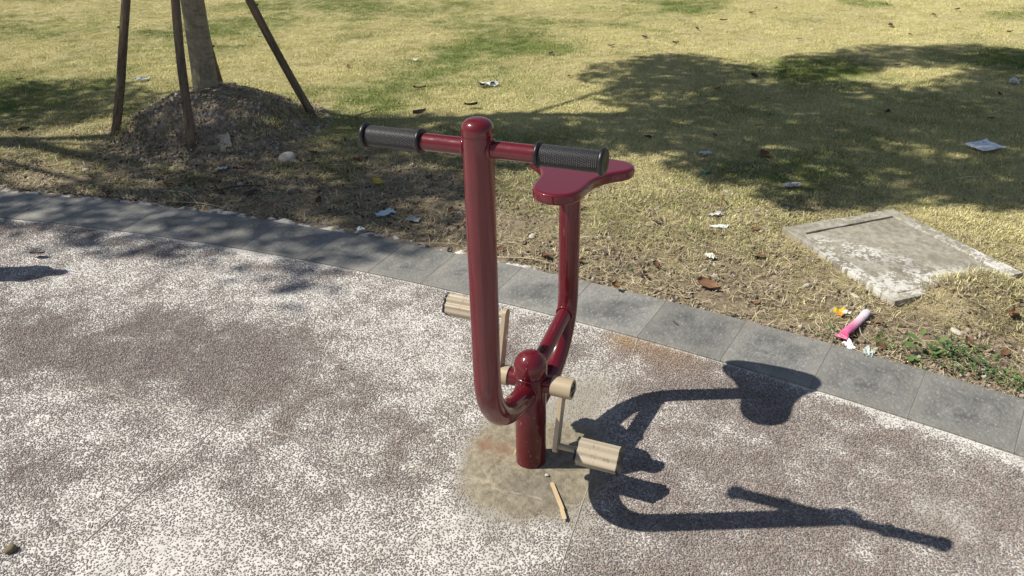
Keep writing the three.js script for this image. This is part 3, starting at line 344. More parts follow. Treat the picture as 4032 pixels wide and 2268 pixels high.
// ---------------------------------------------------------------- pedal exerciser
{
  const ex = thing('pedal_exerciser', 'dark red tubular outdoor pedal exerciser with black handgrips and beige pedals', 'exerciser', [0.0457, 0, -1.7182], 1.1773);
  const paintBump = greyTex(256, 256, (u, v) => fbm(u * 18, v * 18, 3, 251, 18));
  const RED = lin(0.118, 0.006, 0.0125);
  const speck = colorTex(1024, 1024, (u, v) => { const n = fbm(u * 7, v * 7, 3, 257, 7), d = vnoise(u * 300, v * 300, 258, 300) * 0.75 + 0.25 * vnoise(u * 60, v * 60, 259, 60), f = 0.88 + 0.24 * n; return d > 0.925 ? [0.30, 0.20, 0.18] : [RED.r * f, RED.g * f, RED.b * f]; }); speck.repeat.set(1, 4);
  const dust = greyTex(512, 512, (u, v) => 0.04 + 0.16 * sstep(0.35, 0.75, fbm(u * 14, v * 14, 4, 260, 14))); dust.repeat.set(1, 3);
  const red = phy({ map: speck, clearcoatRoughnessMap: dust, roughness: 0.5, specularIntensity: 0.25, clearcoat: 1, clearcoatRoughness: 1, bumpMap: paintBump, bumpScale: 0.0002 });
  const scuff = colorTex(512, 512, (u, v) => { const s = fbm(u * 60, v * 30, 3, 253, 0), chip = fbm(u * 70, v * 60, 3, 255) > 0.80; return chip ? [0.32, 0.25, 0.22] : mix3([0.09, 0.0055, 0.0105], [0.12, 0.0075, 0.014], s); });
  const redWorn = phy({ map: scuff, roughness: 0.5, specularIntensity: 0.25, clearcoat: 0.9, clearcoatRoughness: 0.12 });
  const beige = phy({ color: lin(0.43, 0.345, 0.225), roughness: 0.38, clearcoat: 0.5, clearcoatRoughness: 0.2 });
  const beigeDirty = phy({ map: colorTex(512, 256, (u, v) => { const s = fbm(u * 3, v * 40, 4, 261), d = fbm(u * 40, v * 20, 4, 263), k = fbm(u * 8, v * 6, 3, 265); let c = mix3([0.40, 0.335, 0.24], [0.44, 0.37, 0.27], s); return mix3(c, [0.17, 0.13, 0.085], sstep(0.62, 0.70, d) * sstep(0.5, 0.62, k) * 0.7); }), roughness: 0.36, clearcoat: 0.5, clearcoatRoughness: 0.2 });
  const black = phy({ color: lin(0.012, 0.012, 0.013), roughness: 0.38 });
  const steel = std({ color: lin(0.28, 0.27, 0.25), metalness: 0.9, roughness: 0.45 });
  const dome = (r, yc, f, n = 14) => { const o = []; for (let i = 0; i <= n; i++) { const a = i / n * Math.PI / 2; o.push([Math.max(1e-4, r * Math.pow(Math.cos(a), f)), yc[0] + (yc[1] - yc[0]) * Math.pow(Math.sin(a), f)]); } return o; };
  // post in the ground with its domed cap
  const post = part('base_post', lathe([[0.0432, -0.05], [0.0432, 0.305], [0.0425, 0.312]], 56), redWorn, ex);
  part('cap', lathe([[0.0425, 0.306], [0.0452, 0.311], [0.0456, 0.322], ...dome(0.0456, [0.328, 0.376], 1)], 56), red, post);
  part('weld_bead', new THREE.TorusGeometry(0.0425, 0.0028, 8, 40).rotateX(Math.PI / 2).translate(0, 0.304, 0), red, post);
  // front upright bending back to the post
  const fp = []; { const xf = -0.279, Rb = 0.1967, yb = 0.2767, ph = 1.298; for (let i = 0; i <= 24; i++) fp.push(V(xf, mix(1.048, yb + Rb, i / 24), 0)); for (let i = 1; i <= 30; i++) { const t = ph * i / 30; fp.push(V(xf + Rb * (1 - Math.cos(t)), yb + Rb - Rb * Math.sin(t), 0)); } const e = fp[fp.length - 1]; for (let i = 1; i <= 6; i++) { const L = (-0.006 - e.x) * i / 6; fp.push(V(e.x + L, e.y - L * Math.cos(ph) / Math.sin(ph), 0)); } }
  const up = part('front_tube', sweep(fp, () => 0.0316, 48, false), red, ex);
  part('cap', lathe([[0.0308, 1.0475], [0.0322, 1.0495], [0.0324, 1.054], ...dome(0.0324, [1.056, 1.083], 0.8)], 48).translate(-0.279, 0, 0), red, up);
  part('weld_bead', new THREE.TorusGeometry(0.0322, 0.0042, 8, 40).rotateY(Math.PI / 2 - 0.0).rotateZ(-0.27).translate(-0.040, 0.257, 0), red, up);
  // seat tube
  const sp = []; { const xs = 0.3175, R = 0.2112, yb = 0.1864, ph = 1.5155; for (let i = 0; i <= 20; i++) sp.push(V(xs, mix(0.737, yb + R, i / 20), 0)); for (let i = 1; i <= 32; i++) { const t = ph * i / 32; sp.push(V(xs - R * (1 - Math.cos(t)), yb + R - R * Math.sin(t), 0)); } const e = sp[sp.length - 1]; for (let i = 1; i <= 4; i++) { const L = (e.x - 0.006) * i / 4; sp.push(V(e.x - L, e.y - L * Math.cos(ph) / Math.sin(ph), 0)); } }
  part('seat_tube', sweep(sp, () => 0.0302, 48, false), red, ex);
  const br = part('brace', sweep([V(0.012, 0.292, 0), V(0.16, 0.316, 0), V(0.305, 0.339, 0)], () => 0.0215, 36, false), red, ex);
  part('weld_bead', new THREE.TorusGeometry(0.0235, 0.0036, 8, 36).rotateY(Math.PI / 2).rotateZ(0.16).translate(0.284, 0.3355, 0), red, br);
  // seat: a saddle-shaped plate
  const half = [[-0.176, 0], [-0.172, 0.022], [-0.158, 0.044], [-0.135, 0.058], [-0.10, 0.0655], [-0.055, 0.071], [-0.018, 0.082], [0.018, 0.098], [0.046, 0.116], [0.064, 0.134], [0.082, 0.148], [0.105, 0.1535], [0.128, 0.146], [0.144, 0.126], [0.152, 0.09], [0.157, 0.04], [0.158, 0]];
  const outl = [...half.map(([a, b]) => V(a, b, 0)), ...half.slice(1, -1).reverse().map(([a, b]) => V(a, -b, 0))], curve = new THREE.CatmullRomCurve3(outl, true, 'centripetal').getPoints(160), k = 0.011;
  const cen = new THREE.Vector2(0.02, 0), shp = new THREE.Shape(curve.map((p) => { const v = new THREE.Vector2(p.x, p.y), d = v.clone().sub(cen); return v.sub(d.multiplyScalar(k / d.length())); }));
  const sg = new THREE.ExtrudeGeometry(shp, { depth: 0.014, bevelEnabled: true, bevelSize: k - 0.001, bevelThickness: 0.009, bevelSegments: 6, curveSegments: 4 }); sg.rotateX(Math.PI / 2).translate(0.3163, 0.759, 0);
  part('seat', mergeVertices(sg.deleteAttribute('uv').deleteAttribute('normal'), 1e-5).toNonIndexed(), red, ex).geometry.computeVertexNormals();
  { const m = ex.children[ex.children.length - 1]; const g = mergeVertices(m.geometry.deleteAttribute('normal'), 1e-5); g.computeVertexNormals(); m.geometry = g; }
  part('weld_bead', new THREE.TorusGeometry(0.0305, 0.004, 8, 40).rotateX(Math.PI / 2).translate(0.3175, 0.735, 0), red, ex);
  // handlebar and grips
  const bar = part('handlebar', new THREE.CylinderGeometry(0.0176, 0.0176, 0.50, 40, 1).rotateX(Math.PI / 2).translate(-0.279, 1.0227, 0), red, ex);
  for (const s of [-1, 1]) part('weld_bead', new THREE.TorusGeometry(0.0182, 0.0046, 8, 36).translate(-0.279, 1.0227, s * 0.0275), red, bar);
  const knurl = greyTex(512, 512, (u, v) => { const a = u * 40, b = v * 96, row = Math.floor(b), x = ((a + (row % 2) * 0.5) % 1) - 0.5, y = (b % 1) - 0.5; return 1 - sstep(0.30, 0.5, Math.max(Math.abs(x) * 1.05 + Math.abs(y) * 0.45, Math.abs(y))); });
  const rubber = std({ color: lin(0.016, 0.016, 0.018), roughness: 0.4, bumpMap: knurl, bumpScale: 0.001 });
  for (const s of [-1, 1]) {
    const g = part('grip', lathe([[0.0178, 0.128], [0.0212, 0.13], [0.0212, 0.248], [0.0178, 0.25]], 64).rotateX(s * Math.PI / 2).translate(-0.279, 1.0227, 0), rubber, ex);
    const fl = (y, r, w) => [[0.017, y - w], [r - 0.003, y - w], [r - 0.001, y - w * 0.7], [r, y - w * 0.2], [r, y + w * 0.2], [r - 0.001, y + w * 0.7], [r - 0.003, y + w], [0.017, y + w]];
    part('inner_flange', lathe(fl(0.1265, 0.0262, 0.0045), 48).rotateX(s * Math.PI / 2).translate(-0.279, 1.0227, 0), black, g);
    part('end_flange', lathe([...fl(0.2535, 0.0272, 0.0052).slice(0, 7), [0.014, 0.2587], [0.0125, 0.2577], [0.0005, 0.2577]], 48).rotateX(s * Math.PI / 2).translate(-0.279, 1.0227, 0), black, g);
  }
  // axle, hubs, cranks and pedals
  const AX = 0.004, AY = 0.279;
  const axle = part('axle_tube', new THREE.CylinderGeometry(0.0245, 0.0245, 0.15, 40, 1).rotateX(Math.PI / 2).translate(AX, AY, 0), red, ex);
  const th = 0.30;                                                   // crank angle from plumb
  for (const s of [1, -1]) {
    const hub = part('hub', lathe([[0.02, 0.0622], [0.0276, 0.0625], [0.0282, 0.0635], [0.0282, 0.1185], [0.0274, 0.1198], [0.0225, 0.12], [0.0222, 0.1165], [0.0002, 0.1165]], 48).rotateX(s * Math.PI / 2).translate(AX, AY, 0), beige, ex);
    part('seal_ring', new THREE.TorusGeometry(0.0188, 0.0026, 10, 36).translate(AX, AY, s * 0.1175), black, hub);
    part('bolt', new THREE.CylinderGeometry(0.0078, 0.0078, 0.0085, 6).rotateX(Math.PI / 2).translate(AX, AY, s * 0.1215), steel, hub);
    const dx = -s * Math.sin(th), dy = -s * Math.cos(th);
    const cs = new THREE.Shape(); const w = 0.0165, L0 = 0.018, L1 = 0.178; cs.moveTo(L0, -w); cs.lineTo(L1 - 0.006, -w * 0.92); for (let i = 0; i <= 10; i++) { const a = -Math.PI / 2 + Math.PI * i / 10; cs.lineTo(L1 - 0.006 + Math.cos(a) * w * 0.8, Math.sin(a) * w * 0.92); } cs.lineTo(L0, w);
    const cg = new THREE.ExtrudeGeometry(cs, { depth: 0.0096, bevelEnabled: true, bevelSize: 0.0012, bevelThickness: 0.0012, bevelSegments: 2 }); cg.translate(0, 0, -0.0048).rotateZ(Math.atan2(dy, dx)).translate(AX, AY, s * 0.092);
    part('crank', cg, beige, ex);
    const PX = AX + dx * 0.167, PY = AY + dy * 0.167;
    const pd = part('pedal', (() => {
      const ps = new THREE.Shape(), n = 96; for (let i = 0; i < n; i++) { const a = i / n * Math.PI * 2, c = Math.cos(a), q = Math.sin(a), sq = 1 / Math.pow(Math.pow(Math.abs(c), 4.5) + Math.pow(Math.abs(q), 4.5), 1 / 4.5), r = 0.0292 * sq + 0.0019 * Math.cos(10 * a); i ? ps.lineTo(r * c * 0.97, r * q * 1.2) : ps.moveTo(r * c * 0.97, r * q * 1.2); }
      const g = new THREE.ExtrudeGeometry(ps, { depth: s > 0 ? 0.114 : 0.109, bevelEnabled: false, steps: 1 }); const u = g.attributes.uv, p = g.attributes.position; for (let i = 0; i < p.count; i++) u.setXY(i, p.getZ(i) / 0.114, Math.atan2(p.getY(i), p.getX(i)) / 6.283 + 0.5); return g.rotateZ(s > 0 ? -0.72 : 0.85).translate(PX, PY, s > 0 ? 0.155 : -0.2605);
    })(), beigeDirty, ex);
    { const g = mergeVertices(pd.geometry.deleteAttribute('normal'), 1e-5); pd.geometry = g; const nn = g.toNonIndexed(); nn.computeVertexNormals(); pd.geometry = nn; }
    for (const e of s > 0 ? [0.1535, 0.2705] : [0.150, 0.262]) part('end_cap', (() => { const ps = new THREE.Shape(), n = 64; for (let i = 0; i < n; i++) { const a = i / n * Math.PI * 2, c = Math.cos(a), q = Math.sin(a), sq = 1 / Math.pow(Math.pow(Math.abs(c), 4.5) + Math.pow(Math.abs(q), 4.5), 1 / 4.5), r = 0.0297 * sq + 0.0019 * Math.cos(10 * a); i ? ps.lineTo(r * c * 0.97, r * q * 1.2) : ps.moveTo(r * c * 0.97, r * q * 1.2); } return new THREE.ExtrudeGeometry(ps, { depth: 0.005, bevelEnabled: true, bevelSize: 0.0005, bevelThickness: 0.0006, bevelSegments: 1 }).translate(0, 0, -0.0025).rotateZ(s > 0 ? -0.72 : 0.85).translate(PX, PY, s * e); })(), black, pd);
    part('spindle', new THREE.CylinderGeometry(0.0085, 0.0085, 0.066, 20).rotateX(Math.PI / 2).translate(PX, PY, s * 0.121), beige, pd);
  }
  // scrap of peeling tape on the post
  const tp = new THREE.CylinderGeometry(0.0422, 0.0432, 0.05, 6, 3, true, Math.PI * 1.05, 0.42).translate(0, 0.05, 0); const a = tp.attributes.position; for (let i = 0; i < a.count; i++) { const y = a.getY(i), f = 1 + 0.25 * sstep(0.045, 0.025, y) * vnoise(i * 0.7, 1, 271); a.setX(i, a.getX(i) * f); a.setZ(i, a.getZ(i) * f); } tp.computeVertexNormals();
  part('tape_scrap', tp, std({ color: lin(0.42, 0.32, 0.19), roughness: 0.8, side: THREE.DoubleSide }), post);
}
// bollard on the plaza beyond the frame whose shadow tip lies on the pebbles
{
  const b = thing('bollard', 'grey concrete bollard with a tapered cap standing on the pebble paving', 'bollard', [-2.72, 0, -2.97]); const m = std({ color: lin(0.34, 0.33, 0.31), roughness: 0.9 });
  part('post', lathe([[0.072, -0.03], [0.072, 0.70], [0.066, 0.715]], 36), m, b); part('cap', lathe([[0.062, 0.712], [0.078, 0.72], [0.07, 0.75], [0.036, 0.79], [0.028, 0.88], [0.001, 0.905]], 36), m, b);
}

// ---------------------------------------------------------------- concrete cover in the lawn
{
  const A = [1.272, -3.28], B = [1.868, -3.468], C = [2.093, -2.785], E = [1.477, -2.573];
  const cov = thing('drain_cover', 'weathered grey concrete drain cover set in a raised concrete frame in the grass', 'drain cover', [1.678, 0, -3.026]);
  const ox = 1.678, oz = -3.026, rnd = rng(61);
  const rough = (pts, n, j) => { const o = []; for (let i = 0; i < pts.length; i++) { const p = pts[i], q = pts[(i + 1) % pts.length]; for (let k = 0; k < n; k++) { const t = k / n, d = k ? (rnd() - 0.5) * j : 0; o.push(new THREE.Vector2(mix(p[0], q[0], t) - ox + d, -(mix(p[1], q[1], t) - oz + d))); } } return o; };
  const tex = (seed, spots) => concTex(seed, [0.19, 0.172, 0.13], [0.42, 0.39, 0.31], 1, (u, v, c) => { const x = u * 1.1 - 0.55, z = v * 1.1 - 0.55, w = clamp(blobs(spots, x, z) * sstep(0.49, 0.53, 0.45 * fbm(x * 26, z * 26, 3, seed + 9) + 0.55 * fbm(x * 110, z * 110, 4, seed + 10))); return mix3(mix3(c, [0.15, 0.13, 0.10], 0.45 * sstep(0.55, 0.72, fbm(x * 7, z * 7, 4, seed + 12))), [0.64, 0.63, 0.58], w * 0.85); });
  const white = [[-0.13, 0.03, 0.09, 1.2], [-0.17, -0.02, 0.06, 1], [0.0, 0.1, 0.05, 0.7], [-0.1, 0.3, 0.1, 1.6], [0.0, 0.3, 0.1, 1.4], [0.1, 0.27, 0.09, 1.3], [0.2, 0.24, 0.07, 1], [-0.25, -0.05, 0.08, 0.6], [0.35, 0.2, 0.08, 1.3], [-0.28, -0.12, 0.06, 0.6]];
  const ext = (shape, d, mat, name, y0) => { const g = new THREE.ExtrudeGeometry(shape, { depth: d, bevelEnabled: true, bevelSize: 0.003, bevelThickness: 0.004, bevelSegments: 2 }); g.rotateX(-Math.PI / 2).translate(0, y0, 0); const u = g.attributes.uv, p = g.attributes.position; for (let i = 0; i < p.count; i++) u.setXY(i, (p.getX(i) + 0.55) / 1.1, (p.getZ(i) + 0.55) / 1.1); return part(name, g, mat, cov); };
  const inner = [[1.348, -3.215], [1.832, -3.392], [2.02, -2.815], [1.512, -2.63]];
  const bump = greyTex(512, 512, (u, v) => fbm(u * 50, v * 50, 4, 281, 50));
  const fr = new THREE.Shape(rough([A, E, C, B], 9, 0.008)); fr.holes.push(new THREE.Path(rough(inner, 8, 0.004).reverse()));
  ext(fr, 0.072, std({ map: tex(285, [...white, [-0.28, 0.1, 0.16, 0.9], [-0.2, 0.3, 0.14, 1.1], [0.34, 0.1, 0.14, 1.2], [0.28, -0.2, 0.16, 0.7], [-0.1, -0.36, 0.2, 0.5]]), bumpMap: bump, bumpScale: 0.004, roughness: 0.95 }), 'frame', -0.058);
  ext(new THREE.Shape(rough([inner[0], inner[3], inner[2], inner[1]], 2, 0)), 0.01, std({ color: lin(0.24, 0.19, 0.13), roughness: 1 }), 'joint_soil', -0.008);
  const shrink = inner.map(([x, z]) => [mix(x, ox, 0.042), mix(z, oz, 0.042)]);
  ext(new THREE.Shape(rough([shrink[0], shrink[3], shrink[2], shrink[1]], 8, 0.005)), 0.064, std({ map: tex(295, white), bumpMap: bump, bumpScale: 0.004, roughness: 0.95 }), 'lid', -0.0545);
}

// ---------------------------------------------------------------- litter
function crumple(w, l, n, amp, seed, col, cut = 0) {                 // a creased sheet lying on the ground
  const pos = [], uv = [], idx = []; for (let i = 0; i <= n; i++) for (let j = 0; j <= n; j++) { const u = i / n, v = j / n, e = cut * (vnoise(u * 5, v * 5, seed + 3) - 0.5); pos.push((u - 0.5) * w + e * w * 0.3, 0.003 + amp * Math.abs(fbm(u * 3, v * 3, 2, seed) - 0.45) * 2.4 + amp * 0.25 * vnoise(u * 9, v * 9, seed + 1), (v - 0.5) * l + e * l * 0.3); uv.push(u, v); }
  for (let i = 0; i < n; i++) for (let j = 0; j < n; j++) { const p = i * (n + 1) + j, q = p + n + 1; idx.push(p, p + 1, q, q, p + 1, q + 1); } return geoFrom(pos, idx, uv).toNonIndexed();
}
const paper = (r, g, b, x = {}) => std({ color: lin(r, g, b), roughness: 0.7, side: THREE.DoubleSide, ...x });
function scrap(name, label, cat, x, z, w, l, turn, mat, seed, amp = 0.012, group, lift = 0.006) { const g = crumple(w, l, 8, amp, seed, null, 0.6); g.computeVertexNormals(); return lone(name, g, mat, label, cat, [x, groundY(x, z) + lift, z], turn, group); }
{ // pink wrapper
  const n = 34, S = 18, pos = [], uv = [], idx = [], L = 0.255;
  for (let i = 0; i <= n; i++) { const t = i / n, end = Math.min(1, Math.min(t / 0.13, (1 - t) / 0.09)), hw = mix(0.0165, 0.0158, end) * (t > 0.95 ? mix(1, 0.35, (t - 0.95) / 0.05) : 1) * (t < 0.07 ? 1.15 : 1), hh = mix(0.0015, 0.0115, Math.sqrt(clamp(end))); for (let k = 0; k <= S; k++) { const a = k / S * Math.PI * 2, c = Math.cos(a), s = Math.sin(a), q = 1 + 0.14 * (vnoise(t * 11, k * 0.8, 311) - 0.5); pos.push((t - 0.5) * L, 0.016 + hh * s * q + 0.003 * Math.sin(t * 8), hw * c * q + (t < 0.1 ? 0.006 * Math.sin(k) : 0)); uv.push(t, k / S); } }
  for (let i = 0; i < n; i++) for (let k = 0; k < S; k++) { const p = i * (S + 1) + k, q = p + S + 1; idx.push(p, p + 1, q, q, p + 1, q + 1); }
  const map = colorTex(512, 256, (u, v) => { let c = mix3([0.72, 0.16, 0.34], [0.80, 0.72, 0.74], sstep(0.25, 0.85, u)); if (u < 0.12) c = mix3([0.70, 0.05, 0.16], [0.75, 0.3, 0.42], vnoise(u * 50, v * 14, 313)); if (u > 0.96) c = [0.6, 0.04, 0.08]; const row = Math.floor(v * 34), g = row % 3 !== 0 && vnoise(u * 90, row * 7.3, 315) > 0.55 && u > 0.2 && u < 0.92 && (fbm(u * 5, row * 0.2, 2, 317) > 0.46); return g ? mix3(c, [0.34, 0.12, 0.3], 0.5) : c; });
  lone('snack_wrapper', geoFrom(pos, idx, uv), phy({ map, roughness: 0.35, side: THREE.DoubleSide }), 'long pink and white plastic wrapper lying beside the stone edging', 'wrapper', [1.262, -0.006, -2.42], Math.atan2(2.513 - 2.325, 1.35 - 1.171));
}
scrap('paper_scrap', 'crumpled pure white paper scrap touching the edging beside the pink wrapper', 'paper', 1.19, -2.285, 0.03, 0.045, 0.3, paper(0.82, 0.82, 0.82), 321, 0.02);
scrap('candy_wrapper', 'small yellow and orange candy wrapper on the bare soil', 'wrapper', 1.255, -2.52, 0.06, 0.042, 0.5, paper(1, 1, 1, { map: colorTex(64, 64, (u, v) => v < 0.3 ? [0.75, 0.50, 0.02] : u > 0.45 && v > 0.45 ? [0.75, 0.7, 0.62] : u > 0.7 ? [0.7, 0.5, 0.04] : [0.7, 0.28, 0.03]) }), 323, 0.016);
scrap('plastic_scrap', 'clear greyish plastic scrap on the soil against the edging', 'plastic', 1.235, -2.235, 0.05, 0.035, 1.0, paper(0.55, 0.6, 0.55), 325, 0.02);
{ // printed white packet
  const cv = document.createElement('canvas'); cv.width = cv.height = 256; const x = cv.getContext('2d'); x.fillStyle = '#eef2f4'; x.fillRect(0, 0, 256, 256); x.fillStyle = '#3c424c'; x.fillRect(30, 138, 175, 9); x.fillStyle = '#9aa4ae'; for (let i = 0; i < 7; i++) { x.fillRect(24 + i * 5, 30 + i * 13, 150 - (i * 37) % 60, 4); } for (let i = 0; i < 5; i++) x.fillRect(60, 165 + i * 13, 90 - (i * 23) % 40, 4); x.fillStyle = '#59616b'; x.beginPath(); x.arc(192, 190, 20, 0, 7); x.fill(); x.fillStyle = '#e4e8ea'; x.beginPath(); x.arc(192, 190, 9, 0, 7); x.fill();
  const map = new THREE.CanvasTexture(cv); map.colorSpace = THREE.SRGBColorSpace;
  const g = crumple(0.19, 0.15, 12, 0.012, 331, null, 0.25); g.computeVertexNormals();
  lone('printed_packet', g, std({ map, roughness: 0.45, side: THREE.DoubleSide }), 'flat white printed packet lying on the shaded lawn', 'packet', [2.82, groundY(2.82, -4.39) + 0.028, -4.39], 0.35);
}
scrap('cardboard_scrap', 'pale torn cardboard scrap leaning on the foot of the soil mound', 'cardboard', -1.775, -4.66, 0.085, 0.11, 0.4, paper(0.50, 0.43, 0.34), 341, 0.01).rotation.set(0.75, 0.3, 0.15);
scrap('plastic_scrap', 'torn light blue plastic scrap on the shaded soil near the edging', 'plastic', -0.63, -3.575, 0.10, 0.05, 0.6, paper(0.55, 0.68, 0.72), 343, 0.018);
scrap('plastic_scrap', 'dull grey plastic scrap on the shaded soil', 'plastic', -0.478, -3.49, 0.065, 0.05, -0.3, paper(0.40, 0.42, 0.40), 345, 0.014);
scrap('paper_scrap', 'white and black crumpled litter in the sunlit lawn above the shadow', 'paper', -0.17, -6.16, 0.16, 0.09, 0.3, paper(1, 1, 1, { map: colorTex(64, 64, (u, v) => fbm(u * 5, v * 5, 2, 351) > 0.6 ? [0.04, 0.04, 0.04] : [0.72, 0.72, 0.66]) }), 347, 0.05);
scrap('tissue_scrap', 'thin white tissue scrap in the lawn beyond the printed packet', 'tissue', 3.9, -5.94, 0.12, 0.07, 1.0, paper(0.72, 0.72, 0.70), 349, 0.04);
scrap('tissue_scrap', 'small whitish tissue scrap at the sunny edge of the big shadow', 'tissue', 1.17, -4.39, 0.075, 0.05, 0.5, paper(0.62, 0.64, 0.62), 353, 0.025);
scrap('paper_scrap', 'narrow white paper strip lying in dry grass between seat and drain cover', 'paper', 0.985, -3.345, 0.09, 0.028, -0.1, paper(0.74, 0.78, 0.74), 355, 0.008);
scrap('tissue_scrap', 'pale white tissue shred in the grass behind the narrow paper strip', 'tissue', 1.0, -3.47, 0.07, 0.035, 0.3, paper(0.60, 0.57, 0.55), 357, 0.014);
scrap('cotton_scrap', 'small white and cream twist of litter on the straw', 'litter', 0.87, -3.02, 0.03, 0.05, 0.4, paper(0.70, 0.70, 0.58), 359, 0.02);
scrap('green_wrapper', 'tiny green and silver wrapper at the edge of the shaded lawn', 'wrapper', 1.09, -4.07, 0.06, 0.04, 0.8, paper(0.12, 0.32, 0.2), 361, 0.02);
scrap('tissue_scrap', 'white shred of tissue in the shaded grass left of the tree', 'tissue', -3.08, -6.58, 0.11, 0.05, 0.9, paper(0.62, 0.68, 0.66), 363, 0.03);
scrap('paper_scrap', 'small pale paper scrap in front of the soil mound', 'paper', -1.68, -4.3, 0.05, 0.035, 0.2, paper(0.66, 0.64, 0.58), 365, 0.012);
scrap('paper_scrap', 'white paper fleck beside the yellow leaf on the mortar line', 'paper', -0.72, -3.38, 0.04, 0.03, 0.2, paper(0.62, 0.68, 0.70), 367, 0.012);
scrap('paper_scrap', 'cream paper fleck in the far sunlit lawn', 'paper', -0.85, -7.15, 0.06, 0.04, 0.4, paper(0.70, 0.65, 0.5), 369, 0.03);
scrap('tissue_scrap', 'tattered pale tissue on the soil in front of the drain cover corner', 'tissue', 1.50, -3.85, 0.10, 0.05, 0.3, paper(0.50, 0.47, 0.42), 371, 0.02);
{ // lolly stick on the concrete
  const w = std({ map: colorTex(256, 32, (u, v) => mix3([0.46, 0.33, 0.18], [0.62, 0.48, 0.30], fbm(u * 5, v * 12, 3, 381))), roughness: 0.8 });
  const st = thing('wooden_stick', 'flat wooden lolly stick cracked near one end on the concrete footing', 'stick', [0.1155, 0.0085, -1.546], Math.atan2(-(1.616 - 1.477), -(0.131 - 0.1)) + Math.PI);
  const mk = (a, b, y) => { const s = new THREE.Shape(), h = 0.0052; s.moveTo(a, -h); s.lineTo(b, -h); s.absarc(b, 0, h, -Math.PI / 2, Math.PI / 2, false); s.lineTo(a, h); s.absarc(a, 0, h, Math.PI / 2, Math.PI * 1.5, false); return new THREE.ExtrudeGeometry(s, { depth: 0.0016, bevelEnabled: true, bevelSize: 0.0004, bevelThickness: 0.0004, bevelSegments: 1 }).rotateX(-Math.PI / 2).translate(0, y, 0); };
  st.rotation.y = -Math.atan2(-1.477 + 1.616, 0.131 - 0.1);
  part('long_piece', mk(-0.066, 0.030, 0), w, st); const e = part('short_piece', mk(0.036, 0.066, 0.0012), w, st); e.rotation.y = -0.06;
}
// stones
function stone(label, x, z, s, c, seed, y, group) { const r = rng(seed), q = mergeVertices(new THREE.IcosahedronGeometry(1, 2).deleteAttribute('normal').deleteAttribute('uv')), a = q.attributes.position; for (let i = 0; i < a.count; i++) { const f = 0.75 + 0.55 * vnoise(a.getX(i) * 1.7 + 5 + seed, a.getY(i) * 1.7 + a.getZ(i) * 1.3 + 9, seed); a.setXYZ(i, a.getX(i) * f * s[0], a.getY(i) * f * s[1], a.getZ(i) * f * s[2]); } q.computeVertexNormals(); return lone('stone', q, std({ color: lin(...c), roughness: 0.95 }), label, 'stone', [x, (y ?? groundY(x, z)) + s[1] * 0.4, z], r() * 3, group); }
stone('round pale grey stone on the shaded soil beside the cardboard scrap', -1.338, -4.46, [0.05, 0.03, 0.045], [0.42, 0.39, 0.33], 401).rotation.x = 0.4;
stone('small dark brown stone on the pebble paving', -1.285, -1.412, [0.014, 0.011, 0.013], [0.17, 0.14, 0.08], 403, 0.003);
stone('tiny pale chip on the concrete beside the post', 0.088, -1.645, [0.006, 0.004, 0.005], [0.5, 0.47, 0.4], 405, 0.008);
[[0.46, -3.25], [1.14, -3.8], [-2.68, -5.7], [0.28, -3.2], [1.2, -2.75], [1.62, -2.38], [0.85, -2.85], [-1.5, -4.05], [-2.15, -4.35], [-0.95, -3.75], [1.8, -2.25], [0.1, -3.3], [-1.2, -3.95], [-2.5, -4.35], [1.36, -2.65]].forEach(([x, z], i) => stone('small pale stone lying on the soil and straw', x, z, [0.014 + 0.006 * (i % 3), 0.009, 0.012 + 0.004 * (i % 2)], [0.40 + 0.06 * (i % 3), 0.37 + 0.05 * (i % 3), 0.30 + 0.04 * (i % 3)], 410 + i * 7, undefined, 'small stones along the bare strip'));
// dry leaves
const leafTex = [[0.10, 0.045, 0.022], [0.16, 0.075, 0.035], [0.055, 0.035, 0.025], [0.20, 0.105, 0.05], [0.48, 0.36, 0.06]].map((c, i) => std({ map: colorTex(64, 64, (u, v) => { const f = 0.7 + 0.6 * fbm(u * 8, v * 8, 3, 421 + i); return [c[0] * f, c[1] * f, c[2] * f]; }), roughness: 0.8, side: THREE.DoubleSide }));
function dryLeafGeo(seed, L, curl) { const r = rng(seed), pos = [], uv = [], idx = [], n = 10, m = 6, ph = r() * 6; for (let i = 0; i <= n; i++) for (let j = 0; j <= m; j++) { const t = i / n, v = j / m * 2 - 1, w = L * 0.27 * Math.pow(Math.sin(Math.PI * Math.pow(t, 0.85)), 0.8) * (1 + 0.15 * Math.sin(t * 14 + ph)), y = curl * L * (v * v * 0.45 + Math.sin(t * 3.1 + ph) * 0.22 * v + Math.pow(t - 0.5, 2) * 1.1); pos.push((t - 0.5) * L, y + 0.002, v * w); uv.push(t, j / m); } for (let i = 0; i < n; i++) for (let j = 0; j < m; j++) { const p = i * (m + 1) + j, q = p + m + 1; idx.push(p, p + 1, q, q, p + 1, q + 1); } return geoFrom(pos, idx, uv); }
const leafGeos = [0, 1, 2, 3, 4, 5].map((i) => dryLeafGeo(430 + i, 0.075 + 0.012 * (i % 3), 0.14 + 0.07 * (i % 4)));
let lk = 0;
function dryLeaf(x, z, kind, label, group, s = 1, lift = 0.012) { const m = lone('dry_leaf', leafGeos[lk % 6], leafTex[kind], label, 'leaf', [x, groundY(x, z) + lift, z], (lk * 2.39) % 6.28, group); m.scale.setScalar(s); m.rotation.x = ((lk * 0.77) % 1 - 0.5) * 0.7; lk++; return m; }
dryLeaf(-2.134, -3.138, 0, 'curled dark brown leaf on the pebble paving in front of the shaded edging', undefined, 0.9, 0.03);
dryLeaf(-0.73, -4.01, 4, 'slim yellow leaf on the shaded soil', undefined, 1.0);
